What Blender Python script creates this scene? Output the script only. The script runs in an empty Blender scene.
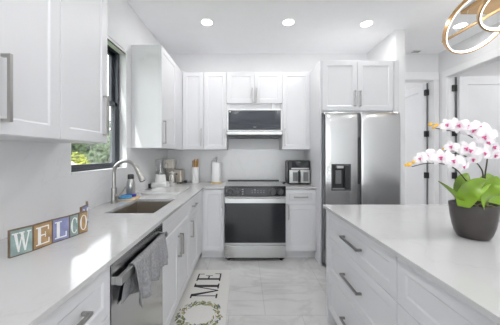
import bpy, bmesh, math, random
from mathutils import Vector, Matrix, Quaternion
random.seed(7)
C = bpy.context.scene
COL = C.collection
PI = math.pi

# ------------------------------------------------------------------ camera
cd = bpy.data.cameras.new('camera')
cam = bpy.data.objects.new('camera', cd)
COL.objects.link(cam)
cam.location = (0, 0, 1.32)
cam.rotation_euler = (PI / 2, 0, 0)
cd.sensor_width = 36
cd.lens = 241 / 500 * 36
cd.shift_x = 5.3 / 500
cd.shift_y = -7.9 / 500
cd.clip_start = 0.05
C.camera = cam

# ------------------------------------------------------------------ view, world, sun, large lights
C.view_settings.view_transform = 'Standard'
C.view_settings.look = 'None'
C.view_settings.gamma = 1.0
C.view_settings.use_curve_mapping = False
C.view_settings.exposure = 0.42
C.cycles.max_bounces = 10
C.cycles.diffuse_bounces = 7
C.cycles.glossy_bounces = 5
C.cycles.transparent_max_bounces = 12
C.cycles.sample_clamp_indirect = 6.0
C.cycles.caustics_reflective = False
C.cycles.caustics_refractive = False

w = bpy.data.worlds.new('sky')
C.world = w
w.use_nodes = True
bg = w.node_tree.nodes['Background']
bg.inputs['Color'].default_value = (0.95, 0.975, 1.0, 1)
bg.inputs['Strength'].default_value = 3.9

sd = bpy.data.lights.new('sun', 'SUN')
sd.energy = 4.5
sd.angle = 0.02
so = bpy.data.objects.new('sun', sd)
COL.objects.link(so)
so.rotation_euler = Vector((0.22, 0.55, -0.8)).to_track_quat('-Z', 'Y').to_euler()


def area(name, loc, aim, sx, sy, power, col=(1, 1, 1)):
    d = bpy.data.lights.new(name, 'AREA')
    d.shape = 'RECTANGLE'
    d.size = sx
    d.size_y = sy
    d.energy = power
    d.color = col
    o = bpy.data.objects.new(name, d)
    COL.objects.link(o)
    o.location = loc
    o.rotation_euler = (Vector(aim) - Vector(loc)).to_track_quat('-Z', 'Y').to_euler()
    return o


area('bedroom_fill_light', (2.9, 5.0, 2.80), (2.9, 5.0, 0), 0.5, 0.5, 30)  # unseen lamp, added to brighten the open hall door
area('side_room_fill_light', (4.1, 2.5, 2.80), (4.1, 2.5, 0), 0.5, 0.5, 14)  # added lamp out of view, lights the room past the right doorway
LAMP_W = 4.0


# ------------------------------------------------------------------ materials
def new_mat(name):
    m = bpy.data.materials.new(name)
    m.use_nodes = True
    nt = m.node_tree
    return m, nt, nt.nodes['Principled BSDF']


def node(nt, t, **kw):
    n = nt.nodes.new(t)
    for k, v in kw.items():
        if k in n.inputs:
            n.inputs[k].default_value = v
        else:
            setattr(n, k, v)
    return n


def mat(name, col, rough=0.5, metal=0.0, var=0.04, scale=30, bump=0.0, coat=0.0, trans=0.0, stretch=None, emit=None, spec=None):
    m, nt, b = new_mat(name)
    tc = node(nt, 'ShaderNodeTexCoord')
    mp = node(nt, 'ShaderNodeMapping')
    if stretch:
        mp.inputs['Scale'].default_value = stretch
    nz = node(nt, 'ShaderNodeTexNoise', Scale=scale, Detail=3.0)
    nt.links.new(tc.outputs['Object'], mp.inputs['Vector'])
    nt.links.new(mp.outputs['Vector'], nz.inputs['Vector'])
    cr = node(nt, 'ShaderNodeValToRGB')
    lo = [max(0, c * (1 - var)) for c in col]
    hi = [min(1, c * (1 + var)) for c in col]
    cr.color_ramp.elements[0].color = (*lo, 1)
    cr.color_ramp.elements[1].color = (*hi, 1)
    cr.color_ramp.elements[0].position = 0.3
    cr.color_ramp.elements[1].position = 0.7
    nt.links.new(nz.outputs['Fac'], cr.inputs['Fac'])
    nt.links.new(cr.outputs['Color'], b.inputs['Base Color'])
    b.inputs['Roughness'].default_value = rough
    b.inputs['Metallic'].default_value = metal
    if coat:
        b.inputs['Coat Weight'].default_value = coat
        b.inputs['Coat Roughness'].default_value = 0.05
    if trans:
        b.inputs['Transmission Weight'].default_value = trans
    if spec is not None:
        b.inputs['Specular IOR Level'].default_value = spec
    if bump:
        bp = node(nt, 'ShaderNodeBump', Strength=bump, Distance=0.01)
        nt.links.new(nz.outputs['Fac'], bp.inputs['Height'])
        nt.links.new(bp.outputs['Normal'], b.inputs['Normal'])
    if emit:
        b.inputs['Emission Color'].default_value = (*emit[0], 1)
        b.inputs['Emission Strength'].default_value = emit[1]
    return m


def stone(name, base, vein, rough, vscale=1.6, width=0.035, cloud=0.03):
    """white engineered stone / porcelain with thin wandering veins"""
    m, nt, b = new_mat(name)
    tc = node(nt, 'ShaderNodeTexCoord')
    gp = node(nt, 'ShaderNodeNewGeometry')
    n1 = node(nt, 'ShaderNodeTexNoise', Scale=vscale, Detail=6.0, Roughness=0.6, Distortion=1.2)
    nt.links.new(gp.outputs['Position'], n1.inputs['Vector'])
    cr = node(nt, 'ShaderNodeValToRGB')
    e = cr.color_ramp.elements
    e[0].position = 0.5 - width
    e[0].color = (*base, 1)
    e[1].position = 0.5 + width
    e[1].color = (*base, 1)
    k = cr.color_ramp.elements.new(0.5)
    k.color = (*vein, 1)
    nt.links.new(n1.outputs['Fac'], cr.inputs['Fac'])
    n2 = node(nt, 'ShaderNodeTexNoise', Scale=9.0, Detail=5.0)
    nt.links.new(gp.outputs['Position'], n2.inputs['Vector'])
    mr = node(nt, 'ShaderNodeMapRange')
    mr.inputs['To Min'].default_value = 1 - cloud
    mr.inputs['To Max'].default_value = 1 + cloud
    nt.links.new(n2.outputs['Fac'], mr.inputs['Value'])
    mx = node(nt, 'ShaderNodeMix', data_type='RGBA', blend_type='MULTIPLY')
    mx.inputs[0].default_value = 1.0
    nt.links.new(cr.outputs['Color'], mx.inputs[6])
    nt.links.new(mr.outputs['Result'], mx.inputs[7])
    nt.links.new(mx.outputs[2], b.inputs['Base Color'])
    b.inputs['Roughness'].default_value = rough
    return m, nt, b, mx, gp


M = {}
M['wall'] = mat('white_wall_paint', (0.775, 0.775, 0.78), 0.6, var=0.01, scale=8)
M['ceiling'] = mat('ceiling_paint', (0.95, 0.95, 0.955), 0.7, var=0.01, scale=8)
M['cab'] = mat('white_cabinet_lacquer', (0.685, 0.685, 0.70), 0.38, var=0.008, scale=6)
M['trimw'] = mat('white_trim_paint', (0.83, 0.83, 0.835), 0.4, var=0.008, scale=6)
M['doorw'] = mat('white_door_paint', (0.79, 0.795, 0.81), 0.45, var=0.01, scale=6)
M['quartz'] = stone('white_quartz', (0.56, 0.555, 0.555), (0.53, 0.525, 0.52), 0.10, 1.3, 0.010, 0.02)[0]
M['splash'] = stone('white_quartz_backsplash', (0.765, 0.765, 0.77), (0.73, 0.73, 0.735), 0.22, 1.1, 0.010, 0.02)[0]
fm, nt, b, mx, gp = stone('marble_porcelain_floor', (0.63, 0.625, 0.62), (0.545, 0.54, 0.53), 0.14, 1.1, 0.04, 0.06)
br = node(nt, 'ShaderNodeTexBrick', Scale=1.0, offset=0.5)
br.inputs['Color1'].default_value = (1, 1, 1, 1)
br.inputs['Color2'].default_value = (0.97, 0.97, 0.97, 1)
br.inputs['Mortar'].default_value = (0.80, 0.79, 0.78, 1)
br.inputs['Mortar Size'].default_value = 0.003
br.inputs['Brick Width'].default_value = 0.6
br.inputs['Row Height'].default_value = 1.2
mpf = node(nt, 'ShaderNodeMapping')
mpf.inputs['Location'].default_value = (0.13, 0.42, 0)
nt.links.new(gp.outputs['Position'], mpf.inputs['Vector'])
nt.links.new(mpf.outputs['Vector'], br.inputs['Vector'])
mx2 = node(nt, 'ShaderNodeMix', data_type='RGBA', blend_type='MULTIPLY')
mx2.inputs[0].default_value = 1.0
nt.links.new(mx.outputs[2], mx2.inputs[6])
nt.links.new(br.outputs['Color'], mx2.inputs[7])
nt.links.new(mx2.outputs[2], b.inputs['Base Color'])
M['floor'] = fm
M['steel'] = mat('brushed_stainless', (0.55, 0.55, 0.55), 0.21, 1.0, 0.03, 40, stretch=(0.4, 0.4, 12))
M['steel_h'] = mat('brushed_stainless_trim', (0.47, 0.47, 0.465), 0.33, 1.0, 0.03, 40, stretch=(0.4, 0.4, 12))
M['sinksteel'] = mat('satin_sink_steel', (0.46, 0.425, 0.375), 0.36, 1.0, 0.04, 60)
M['nickel'] = mat('brushed_nickel', (0.42, 0.41, 0.39), 0.30, 1.0, 0.03, 60)
M['nickel_reflecting_dark'] = mat('nickel_dark_reflection', (0.30, 0.29, 0.28), 0.3, 1.0, 0.03, 60)  # same nickel as the other pulls, dark reflections put into the colour
M['blackglass'] = mat('black_oven_glass', (0.012, 0.013, 0.016), 0.06, var=0.02, spec=0.42)
M['black'] = mat('black_plastic', (0.018, 0.018, 0.02), 0.35, var=0.1)
M['darkgrey'] = mat('dark_grey_plastic', (0.06, 0.062, 0.068), 0.4, var=0.1)
M['midgrey'] = mat('mid_grey_and_gap_shade', (0.16, 0.165, 0.17), 0.5, var=0.05)
M['cooktop'] = mat('grey_ceramic_cooktop', (0.06, 0.06, 0.06), 0.12, var=0.03, coat=0.6)
M['whiteplastic'] = mat('white_plastic', (0.82, 0.82, 0.81), 0.3, var=0.01)
M['cream'] = mat('cream_enamel', (0.70, 0.66, 0.58), 0.3, var=0.02)
M['beigemetal'] = mat('beige_toaster_metal', (0.58, 0.53, 0.46), 0.3, 0.5, var=0.03)
M['wood'] = mat('wood_utensil', (0.56, 0.31, 0.10), 0.5, var=0.25, scale=10, stretch=(12, 12, 1))
M['palewood'] = mat('pale_wood', (0.68, 0.50, 0.28), 0.5, var=0.15, scale=10, stretch=(2, 12, 12))
M['signwood'] = mat('brown_sign_wood', (0.17, 0.115, 0.075), 0.7, var=0.25, scale=30)
M['paper'] = mat('paper_towel', (0.86, 0.86, 0.86), 0.9, var=0.02, scale=120, bump=0.15)
M['blue'] = mat('blue_sponge', (0.10, 0.33, 0.62), 0.8, var=0.15, scale=60, bump=0.3)
M['navy'] = mat('royal_blue_rubber', (0.02, 0.05, 0.45), 0.5, var=0.1)
M['towel'] = mat('grey_terry', (0.27, 0.27, 0.28), 0.95, var=0.22, scale=90, bump=0.6)
M['pot'] = mat('charcoal_pot', (0.055, 0.047, 0.045), 0.32, var=0.06, scale=20)
M['soil'] = mat('bark_soil', (0.045, 0.032, 0.022), 0.95, var=0.5, scale=60, bump=0.6)
M['moss'] = mat('dry_moss', (0.30, 0.28, 0.16), 0.9, var=0.4, scale=60)
M['leaf'] = mat('orchid_leaf', (0.165, 0.285, 0.015), 0.3, var=0.5, scale=7)
M['stem'] = mat('orchid_stem', (0.055, 0.05, 0.025), 0.5, var=0.3)
M['petal'] = mat('white_petal', (0.86, 0.83, 0.845), 0.5, var=0.03)
M['lip'] = mat('magenta_lip', (0.72, 0.10, 0.32), 0.5, var=0.3, scale=60)
M['bud'] = mat('yellow_bud', (0.80, 0.46, 0.07), 0.5, var=0.2)
M['gold'] = mat('brushed_gold', (0.62, 0.40, 0.20), 0.3, 1.0, 0.04, 30)
M['led'] = mat('led_diffuser', (0.9, 0.9, 0.88), 0.4, emit=((1.0, 0.95, 0.87), 3.0))
M['lampglow'] = mat('downlight_lens', (0.9, 0.9, 0.9), 0.4, emit=((1.0, 0.99, 0.97), 6.0))
M['winframe'] = mat('dark_window_frame', (0.045, 0.05, 0.062), 0.35, var=0.06)
M['bracket'] = mat('black_hinge', (0.008, 0.008, 0.009), 0.45, var=0.1)
M['mat'] = mat('white_floor_mat', (0.64, 0.63, 0.605), 0.85, var=0.04, scale=120, bump=0.1)
M['ink'] = mat('black_print', (0.02, 0.02, 0.022), 0.8, var=0.1)
M['olive'] = mat('olive_print', (0.19, 0.22, 0.08), 0.8, var=0.4, scale=40)
M['bluegrey'] = mat('blue_grey_print', (0.10, 0.14, 0.17), 0.8, var=0.3, scale=40)
M['goldprint'] = mat('ochre_print', (0.42, 0.33, 0.16), 0.8, var=0.3, scale=40)
M['teal'] = mat('teal_tile_paint', (0.27, 0.36, 0.34), 0.7, var=0.22, scale=25)
M['ochre'] = mat('ochre_tile_paint', (0.42, 0.27, 0.13), 0.7, var=0.25, scale=25)
M['peri'] = mat('periwinkle_tile_paint', (0.25, 0.27, 0.45), 0.7, var=0.18, scale=25)
M['letter'] = mat('white_letter_paint', (0.82, 0.82, 0.80), 0.6, var=0.04)
M['marble'] = stone('pale_marble_board', (0.62, 0.62, 0.615), (0.57, 0.57, 0.57), 0.15, 3.0, 0.02, 0.03)[0]
M['roof'] = mat('tan_roof', (0.36, 0.25, 0.19), 0.9, var=0.12, scale=6)
M['stucco'] = mat('pale_stucco', (0.70, 0.62, 0.52), 0.9, var=0.06)
M['grass'] = mat('lawn', (0.10, 0.16, 0.04), 0.95, var=0.4, scale=4)
M['bark'] = mat('bark', (0.10, 0.07, 0.05), 0.95, var=0.4, scale=12)
M['lime'] = mat('lime_foliage', (0.30, 0.33, 0.015), 0.6, var=0.45, scale=3)
M['green'] = mat('green_foliage', (0.055, 0.105, 0.022), 0.6, var=0.6, scale=2)
M['dkgreen'] = mat('dark_foliage', (0.020, 0.043, 0.015), 0.6, var=0.6, scale=2)
M['sagegreen'] = mat('sage_foliage', (0.10, 0.145, 0.07), 0.6, var=0.5, scale=2)
M['sofafabric'] = mat('dark_grey_fabric', (0.27, 0.27, 0.275), 0.9, var=0.15, scale=60)
M['microglass'] = mat('dark_microwave_glass', (0.045, 0.05, 0.062), 0.10, var=0.02)
M['screen'] = mat('display_glass', (0.02, 0.022, 0.028), 0.08, var=0.02)
M['glyph'] = mat('panel_markings', (0.32, 0.33, 0.35), 0.5, var=0.02)


def glass(name, tint=(1, 1, 1), gl=0.10):
    m = bpy.data.materials.new(name)
    m.use_nodes = True
    nt = m.node_tree
    nt.nodes.remove(nt.nodes['Principled BSDF'])
    t = node(nt, 'ShaderNodeBsdfTransparent')
    t.inputs['Color'].default_value = (*tint, 1)
    g = node(nt, 'ShaderNodeBsdfGlossy')
    g.inputs['Roughness'].default_value = 0.02
    fr = node(nt, 'ShaderNodeLayerWeight', Blend=0.35)
    mr = node(nt, 'ShaderNodeMapRange')
    mr.inputs['To Min'].default_value = 0.03
    mr.inputs['To Max'].default_value = gl
    mxs = node(nt, 'ShaderNodeMixShader')
    nt.links.new(fr.outputs['Facing'], mr.inputs['Value'])
    nt.links.new(mr.outputs['Result'], mxs.inputs[0])
    nt.links.new(t.outputs[0], mxs.inputs[1])
    nt.links.new(g.outputs[0], mxs.inputs[2])
    nt.links.new(mxs.outputs[0], nt.nodes['Material Output'].inputs['Surface'])
    return m


M['glass'] = glass('window_glass', (0.97, 0.98, 0.98), 0.4)
M['clear'] = glass('clear_plastic', (0.90, 0.905, 0.91), 0.5)

# ------------------------------------------------------------------ mesh helpers (all coordinates are world coordinates)
WORLD = {}


def BM():
    return bmesh.new()


def box(bm, x0, x1, y0, y1, z0, z1, mi=0):
    v = [bm.verts.new(p) for p in ((x0, y0, z0), (x1, y0, z0), (x1, y1, z0), (x0, y1, z0),
                                   (x0, y0, z1), (x1, y0, z1), (x1, y1, z1), (x0, y1, z1))]
    fs = []
    for q in ((3, 2, 1, 0), (4, 5, 6, 7), (0, 1, 5, 4), (1, 2, 6, 5), (2, 3, 7, 6), (3, 0, 4, 7)):
        f = bm.faces.new([v[i] for i in q])
        f.material_index = mi
        fs.append(f)
    return fs


def lathe(bm, prof, c, segs=32, mi=0, cap=True):
    rings = []
    for r, z in prof:
        rings.append([bm.verts.new((c[0] + r * math.cos(2 * PI * i / segs), c[1] + r * math.sin(2 * PI * i / segs), c[2] + z))
                      for i in range(segs)])
    for a, b_ in zip(rings, rings[1:]):
        for i in range(segs):
            j = (i + 1) % segs
            f = bm.faces.new((a[i], a[j], b_[j], b_[i]))
            f.material_index = mi
    if cap:
        bm.faces.new(rings[0][::-1]).material_index = mi
        bm.faces.new(rings[-1]).material_index = mi


def tube(bm, pts, rad, segs=10, mi=0):
    pts = [Vector(p) for p in pts]
    n = len(pts)
    if not hasattr(rad, '__len__'):
        rad = [rad] * n
    up = None
    rings = []
    for i, p in enumerate(pts):
        t = (pts[min(i + 1, n - 1)] - pts[max(i - 1, 0)]).normalized()
        if up is None:
            up = t.orthogonal().normalized()
        up = (up - t * up.dot(t))
        up = up.normalized() if up.length > 1e-6 else t.orthogonal().normalized()
        s = t.cross(up)
        rings.append([bm.verts.new(p + (up * math.cos(2 * PI * k / segs) + s * math.sin(2 * PI * k / segs)) * rad[i])
                      for k in range(segs)])
    for a, b_ in zip(rings, rings[1:]):
        for k in range(segs):
            j = (k + 1) % segs
            bm.faces.new((a[k], a[j], b_[j], b_[k])).material_index = mi
    bm.faces.new(rings[0][::-1]).material_index = mi
    bm.faces.new(rings[-1]).material_index = mi


def smooth_path(pts, n=8):
    P = [Vector(p) for p in pts]
    P = [2 * P[0] - P[1]] + P + [2 * P[-1] - P[-2]]
    out = []
    for i in range(1, len(P) - 2):
        for k in range(n):
            t = k / n
            a, b_, c, d = P[i - 1], P[i], P[i + 1], P[i + 2]
            out.append(0.5 * ((2 * b_) + (c - a) * t + (2 * a - 5 * b_ + 4 * c - d) * t * t + (3 * b_ - a - 3 * c + d) * t ** 3))
    out.append(P[-2])
    return out


def prism(bm, poly, fr, d0, d1, mi=0):
    """extrude a 2D polygon; fr maps (u,v,d) to the world"""
    a = [bm.verts.new(fr(u, v, d0)) for u, v in poly]
    b_ = [bm.verts.new(fr(u, v, d1)) for u, v in poly]
    n = len(poly)
    bm.faces.new(a[::-1]).material_index = mi
    bm.faces.new(b_).material_index = mi
    for i in range(n):
        j = (i + 1) % n
        bm.faces.new((a[i], a[j], b_[j], b_[i])).material_index = mi


def obj(name, bm, m, parent=None, smooth=False, bevel=0.0, bseg=2, origin=None, solid=0.0, subsurf=0):
    bmesh.ops.recalc_face_normals(bm, faces=bm.faces[:])
    if bevel:
        bmesh.ops.bevel(bm, geom=bm.edges[:], offset=bevel, segments=bseg, affect='EDGES', profile=0.5, clamp_overlap=True)
    me = bpy.data.meshes.new(name)
    mats = m if isinstance(m, (list, tuple)) else [m]
    for k in mats:
        me.materials.append(M[k])
    co = [v.co for v in bm.verts]
    lo = Vector([min(c[i] for c in co) for i in range(3)])
    hi = Vector([max(c[i] for c in co) for i in range(3)])
    org = Vector(origin) if origin is not None else (lo + hi) / 2
    if origin is None and parent is None:
        org.z = lo.z
    for v in bm.verts:
        v.co -= org
    for f in bm.faces:
        f.smooth = smooth
    bm.to_mesh(me)
    bm.free()
    o = bpy.data.objects.new(name, me)
    COL.objects.link(o)
    WORLD[o.name] = org.copy()
    if parent:
        o.parent = parent
        o.location = org - WORLD[parent.name]
    else:
        o.location = org
    if solid:
        md = o.modifiers.new('thickness', 'SOLIDIFY')
        md.thickness = solid
        md.offset = 0
    if subsurf:
        md = o.modifiers.new('smooth', 'SUBSURF')
        md.levels = subsurf
        md.render_levels = subsurf
    if smooth and not subsurf:
        try:
            me.set_sharp_from_angle(angle=math.radians(38))
        except Exception:
            pass
    return o


def thing(name, loc, label, cat, group=None):
    o = bpy.data.objects.new(name, None)
    COL.objects.link(o)
    o.empty_display_size = 0.1
    o.location = loc
    WORLD[o.name] = Vector(loc)
    return tag(o, label, cat, group)


def tag(o, label, cat, group=None):
    o['label'] = label
    o['category'] = cat
    if group:
        o['group'] = group
    return o


def struct(o, label=None, cat=None):
    o['kind'] = 'structure'
    if label:
        o['label'] = label
    if cat:
        o['category'] = cat
    return o


def sbox(name, m, *c, label=None, cat=None, bevel=0):
    bm = BM()
    box(bm, *c)
    return struct(obj(name, bm, m, bevel=bevel), label, cat)


def pbox(name, m, parent, *c, bevel=0.0, bseg=2):
    bm = BM()
    box(bm, *c)
    return obj(name, bm, m, parent, bevel=bevel, bseg=bseg)


# ------------------------------------------------------------------ THE SETTING
XL, YB, ZC = -1.17, 3.63, 2.843
sbox('floor', 'floor', -1.32, 5.3, -4.6, 6.2, -0.06, 0.0, label='grey-veined polished porcelain tile floor', cat='floor')
sbox('ceiling', 'ceiling', -1.32, 5.3, -4.6, 6.2, ZC, ZC + 0.08, label='flat white ceiling with recessed lights', cat='ceiling')
# left wall with the window opening
WY0, WY1, WZ0, WZ1 = 1.614, 2.38, 1.195, 2.343
bm = BM()
box(bm, -1.32, XL, -4.5, WY0, 0, ZC)
box(bm, -1.32, XL, WY1, YB + 0.12, 0, ZC)
box(bm, -1.32, XL, WY0, WY1, 0, WZ0)
box(bm, -1.32, XL, WY0, WY1, WZ1, ZC)
struct(obj('wall_left', bm, 'wall'), 'white wall along the sink run with a dark framed window', 'wall')
# back wall with the hall doorway
DX0, DX1, DH = 2.03, 2.845, 2.44
bm = BM()
box(bm, -1.17, DX0, YB, YB + 0.12, 0, ZC)
box(bm, DX1, 5.3, YB, YB + 0.12, 0, ZC)
box(bm, DX0, DX1, YB, YB + 0.12, DH, ZC)
struct(obj('wall_back', bm, 'wall'), 'white wall behind the range and refrigerator', 'wall')
# right wall with the open doorway
XR, RY0, RY1 = 2.92, 2.60, 3.46
bm = BM()
box(bm, XR, XR + 0.10, -4.5, RY0, 0, ZC)
box(bm, XR, XR + 0.10, RY1, YB, 0, ZC)
box(bm, XR, XR + 0.10, RY0, RY1, DH, ZC)
struct(obj('wall_right', bm, 'wall'), 'white wall on the right with a tall open doorway', 'wall')
sbox('wall_fridge_side', 'wall', 1.836, 1.95, 2.93, YB, 0, ZC, label='narrow white wall end right of the refrigerator', cat='wall')
# rear of the room with wide added glass doors
bm = BM()
box(bm, -1.32, -1.2, -4.6, -4.5, 0, ZC)
box(bm, 2.8, XR + 0.1, -4.6, -4.5, 0, ZC)
box(bm, -1.2, 2.8, -4.6, -4.5, 2.45, ZC)
struct(obj('wall_rear', bm, 'wall'), 'wall behind the viewer with added glass doors', 'wall')
# rooms beyond the doorways
sbox('wall_bedroom_back', 'wall', 1.7, 5.3, 6.1, 6.2, 0, ZC)
sbox('wall_bedroom_left', 'wall', 1.7, 1.8, YB + 0.12, 6.1, 0, ZC)
sbox('wall_side_room_right', 'wall', 5.2, 5.3, 1.2, 6.1, 0, ZC)
sbox('wall_side_room_front', 'wall', 3.02, 5.2, 1.1, 1.2, 0, ZC)
# quartz backsplashes
sbox('trim_1', 'splash', -1.162, 0.894, YB - 0.008, YB, 0.915, 1.40, label='white quartz backsplash behind the range', cat='backsplash')
bm = BM()
box(bm, XL, XL + 0.008, -0.6, WY0, 0.915, 1.40)
box(bm, XL, XL + 0.008, WY0, WY1, 0.915, WZ0 - 0.012)
box(bm, XL, XL + 0.008, WY1, YB, 0.915, 1.39)
struct(obj('trim_2', bm, 'splash'), 'white quartz backsplash along the sink wall', 'backsplash')

# door casings
def casing(name, boxes, label):
    bm = BM()
    for b_ in boxes:
        box(bm, *b_)
    return struct(obj(name, bm, 'trimw', bevel=0.003, bseg=1), label, 'door casing')


casing('trim_3', [(DX1 + 0.004, XR - 0.002, YB - 0.016, YB - 0.0005, 0, DH + 0.005), (1.952, DX0 - 0.004, YB - 0.016, YB - 0.0005, 0, DH + 0.005),
                  (1.952, XR - 0.002, YB - 0.018, YB - 0.0005, DH + 0.005, DH + 0.115)], 'white casing around the hall doorway beside the refrigerator')
casing('trim_4', [(XR - 0.016, XR - 0.0005, RY1 + 0.004, RY1 + 0.09, 0, DH + 0.005), (XR - 0.016, XR - 0.0005, RY0 - 0.09, RY0 - 0.004, 0, DH + 0.005),
                  (XR - 0.018, XR - 0.0005, RY0 - 0.09, RY1 + 0.09, DH + 0.005, DH + 0.095)], 'white casing around the tall doorway on the right wall')
sbox('baseboard_right', 'trimw', XR - 0.014, XR - 0.0005, -4.5, RY0 - 0.095, 0, 0.12, label='white baseboard on the right wall', cat='baseboard')


def panel_leaf(name, parent, fr, w, h, t):
    """door leaf with one tall recessed panel on both faces; fr(u,v,d)"""
    bm = BM()
    r = 0.115
    def P(u, v, d):
        return bm.verts.new(fr(u, v, d))
    for side in (0, 1):
        s = (lambda d: d) if side == 0 else (lambda d: t - d)
        lv = []
        for (ins, dep) in ((0, 0), (r, 0), (r + 0.012, 0.012)):
            lv.append([P(ins, ins, s(dep)), P(w - ins, ins, s(dep)), P(w - ins, h - ins, s(dep)), P(ins, h - ins, s(dep))])
        for a, b_ in zip(lv, lv[1:]):
            for i in range(4):
                bm.faces.new((a[i], a[(i + 1) % 4], b_[(i + 1) % 4], b_[i]))
        bm.faces.new(lv[-1])
        if side == 0:
            first = lv[0]
        else:
            for i in range(4):
                bm.faces.new((first[i], first[(i + 1) % 4], lv[0][(i + 1) % 4], lv[0][i]))
    return obj(name, bm, 'doorw', parent)


d1 = struct(thing('door_1', (DX1, YB + 0.125, 0), 'white door swung open into the hall room, right of the refrigerator', 'door'))
panel_leaf('leaf', d1, lambda u, v, d: (2.79 + d, YB + 0.128 + u, 0.01 + v), 0.80, 2.42, 0.04)
pbox('gap_shade_strip', 'midgrey', d1, 2.832, 2.844, YB + 0.105, YB + 0.127, 0.01, 2.43)  # dark strip standing in for the shade between leaf and jamb
for z in (0.25, 1.0, 1.64, 2.28):
    h = pbox('hinge', 'bracket', d1, 2.790, 2.8435, YB + 0.085, YB + 0.1265, z - 0.045, z + 0.045, bevel=0.002)
bm = BM()
lathe(bm, [(0.024, 0), (0.028, 0.05), (0.02, 0.06)], (0, 0, 0), 20)
bmesh.ops.rotate(bm, verts=bm.verts[:], matrix=Matrix.Rotation(-PI / 2, 3, 'Y'))
bmesh.ops.translate(bm, verts=bm.verts[:], vec=(2.79, YB + 0.87, 1.0))
obj('knob', bm, 'bracket', d1, True)

d2 = struct(thing('door_2', (3.02, 3.45, 0), 'white panelled door standing open in the right doorway behind the orchid', 'door'))
panel_leaf('leaf', d2, lambda u, v, d: (3.036 + u, 3.405 + d, 0.01 + v), 0.82, 2.42, 0.04)
pbox('gap_shade_strip', 'midgrey', d2, 3.014, 3.034, 3.4465, 3.4585, 0.01, 2.43)  # shadow of the hinge-side gap, built as a grey strip
for z in (0.25, 1.02, 1.63, 2.27):
    pbox('hinge', 'bracket', d2, 2.970, 3.034, 3.44, 3.4585, z - 0.045, z + 0.045, bevel=0.002)
bm = BM()
lathe(bm, [(0.024, 0), (0.028, 0.05), (0.02, 0.06)], (0, 0, 0), 20)
bmesh.ops.rotate(bm, verts=bm.verts[:], matrix=Matrix.Rotation(PI / 2, 3, 'X'))
bmesh.ops.translate(bm, verts=bm.verts[:], vec=(3.80, 3.405, 1.0))
obj('knob', bm, 'bracket', d2, True)

# kitchen window
wn = struct(thing('window_1', (-1.25, 2.0, WZ0), 'dark framed single hung window over the sink', 'window'))
bm = BM()
fx0, fx1 = -1.305, -1.236
for b_ in ((WY0, WY0 + 0.04, WZ0, WZ1), (WY1 - 0.04, WY1, WZ0, WZ1), (WY0, WY1, WZ0, WZ0 + 0.015), (WY0, WY1, WZ1 - 0.04, WZ1)):
    box(bm, fx0, fx1, b_[0] + 0.0005, b_[1] - 0.0005, b_[2] + 0.0005, b_[3] - 0.0005)
obj('frame', bm, 'winframe', wn)
for (z0, z1, x0, x1) in ((WZ0 + 0.016, 1.82, -1.268, -1.240), (1.785, WZ1 - 0.041, -1.300, -1.272)):
    bm = BM()
    y0, y1 = WY0 + 0.041, WY1 - 0.041
    box(bm, x0, x1, y0, y0 + 0.04, z0, z1)
    box(bm, x0, x1, y1 - 0.04, y1, z0, z1)
    box(bm, x0, x1, y0, y1, z0, z0 + 0.034)
    box(bm, x0, x1, y0, y1, z1 - 0.035, z1)
    sh = obj('sash', bm, 'winframe', wn)
    pbox('pane', 'glass', sh, (x0 + x1) / 2 - 0.002, (x0 + x1) / 2 + 0.002, y0 + 0.03, y1 - 0.03, z0 + 0.03, z1 - 0.03)
pbox('sash_lock', 'midgrey', wn, -1.2395, -1.225, 1.97, 2.03, 1.80, 1.818, bevel=0.003)
pbox('sill', 'splash', wn, -1.236, -1.160, WY0 + 0.001, WY1 - 0.001, WZ0 - 0.0115, WZ0 - 0.0002)
hr = pbox('blind_headrail', 'whiteplastic', wn, -1.232, -1.176, WY0 + 0.002, WY1 - 0.002, WZ1 - 0.035, WZ1 - 0.002)
for x in (-1.231, -1.1755):
    pbox('edge_strip', 'winframe', hr, x - 0.0045, x - 0.0005, WY0 + 0.002, WY1 - 0.002, WZ1 - 0.036, WZ1 - 0.024)
# rear glass doors, unseen, added to let daylight in
wd = struct(thing('door_3', (0.8, -4.55, 0), 'unseen wide glass doors added behind the viewer for daylight', 'door'))
bm = BM()
for x in (-1.2, 0.1, 1.42, 2.74):
    box(bm, x, x + 0.06, -4.58, -4.53, 0, 2.45)
box(bm, -1.2, 2.8, -4.58, -4.53, 2.38, 2.45)
box(bm, -1.2, 2.8, -4.58, -4.53, 0.0, 0.07)
obj('frame', bm, 'winframe', wd)
pbox('pane', 'glass', wd, -1.15, 2.75, -4.558, -4.552, 0.06, 2.39)

# ------------------------------------------------------------------ CABINETRY
def MAP(face, plane):
    if face == 'back':
        return lambda u, v, d: (u, plane - d, v)
    if face == 'left':
        return lambda u, v, d: (plane + d, u, v)
    return lambda u, v, d: (plane - d, u, v)          # island, facing the aisle


def mbox(bm, fr, u0, u1, v0, v1, d0, d1):
    a = fr(u0, v0, d0)
    b_ = fr(u1, v1, d1)
    lo = [min(p, q) for p, q in zip(a, b_)]
    hi = [max(p, q) for p, q in zip(a, b_)]
    box(bm, lo[0], hi[0], lo[1], hi[1], lo[2], hi[2])


def shaker(name, parent, fr, u0, u1, v0, v1, rail=0.057, t=0.019, m='cab'):
    bm = BM()
    lv = []
    def ring(i, d):
        return [bm.verts.new(fr(*p)) for p in ((u0 + i, v0 + i, d), (u1 - i, v0 + i, d), (u1 - i, v1 - i, d), (u0 + i, v1 - i, d))]
    for (i, d) in ((0, 0.0005), (0, t - 0.0015), (0.0015, t), (rail, t), (rail + 0.008, t - 0.006)):
        lv.append(ring(i, d))
    for a, b_ in zip(lv, lv[1:]):
        for i in range(4):
            bm.faces.new((a[i], a[(i + 1) % 4], b_[(i + 1) % 4], b_[i]))
    bm.faces.new(lv[-1])
    bm.faces.new(lv[0][::-1])
    return obj(name, bm, m, parent)


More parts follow.
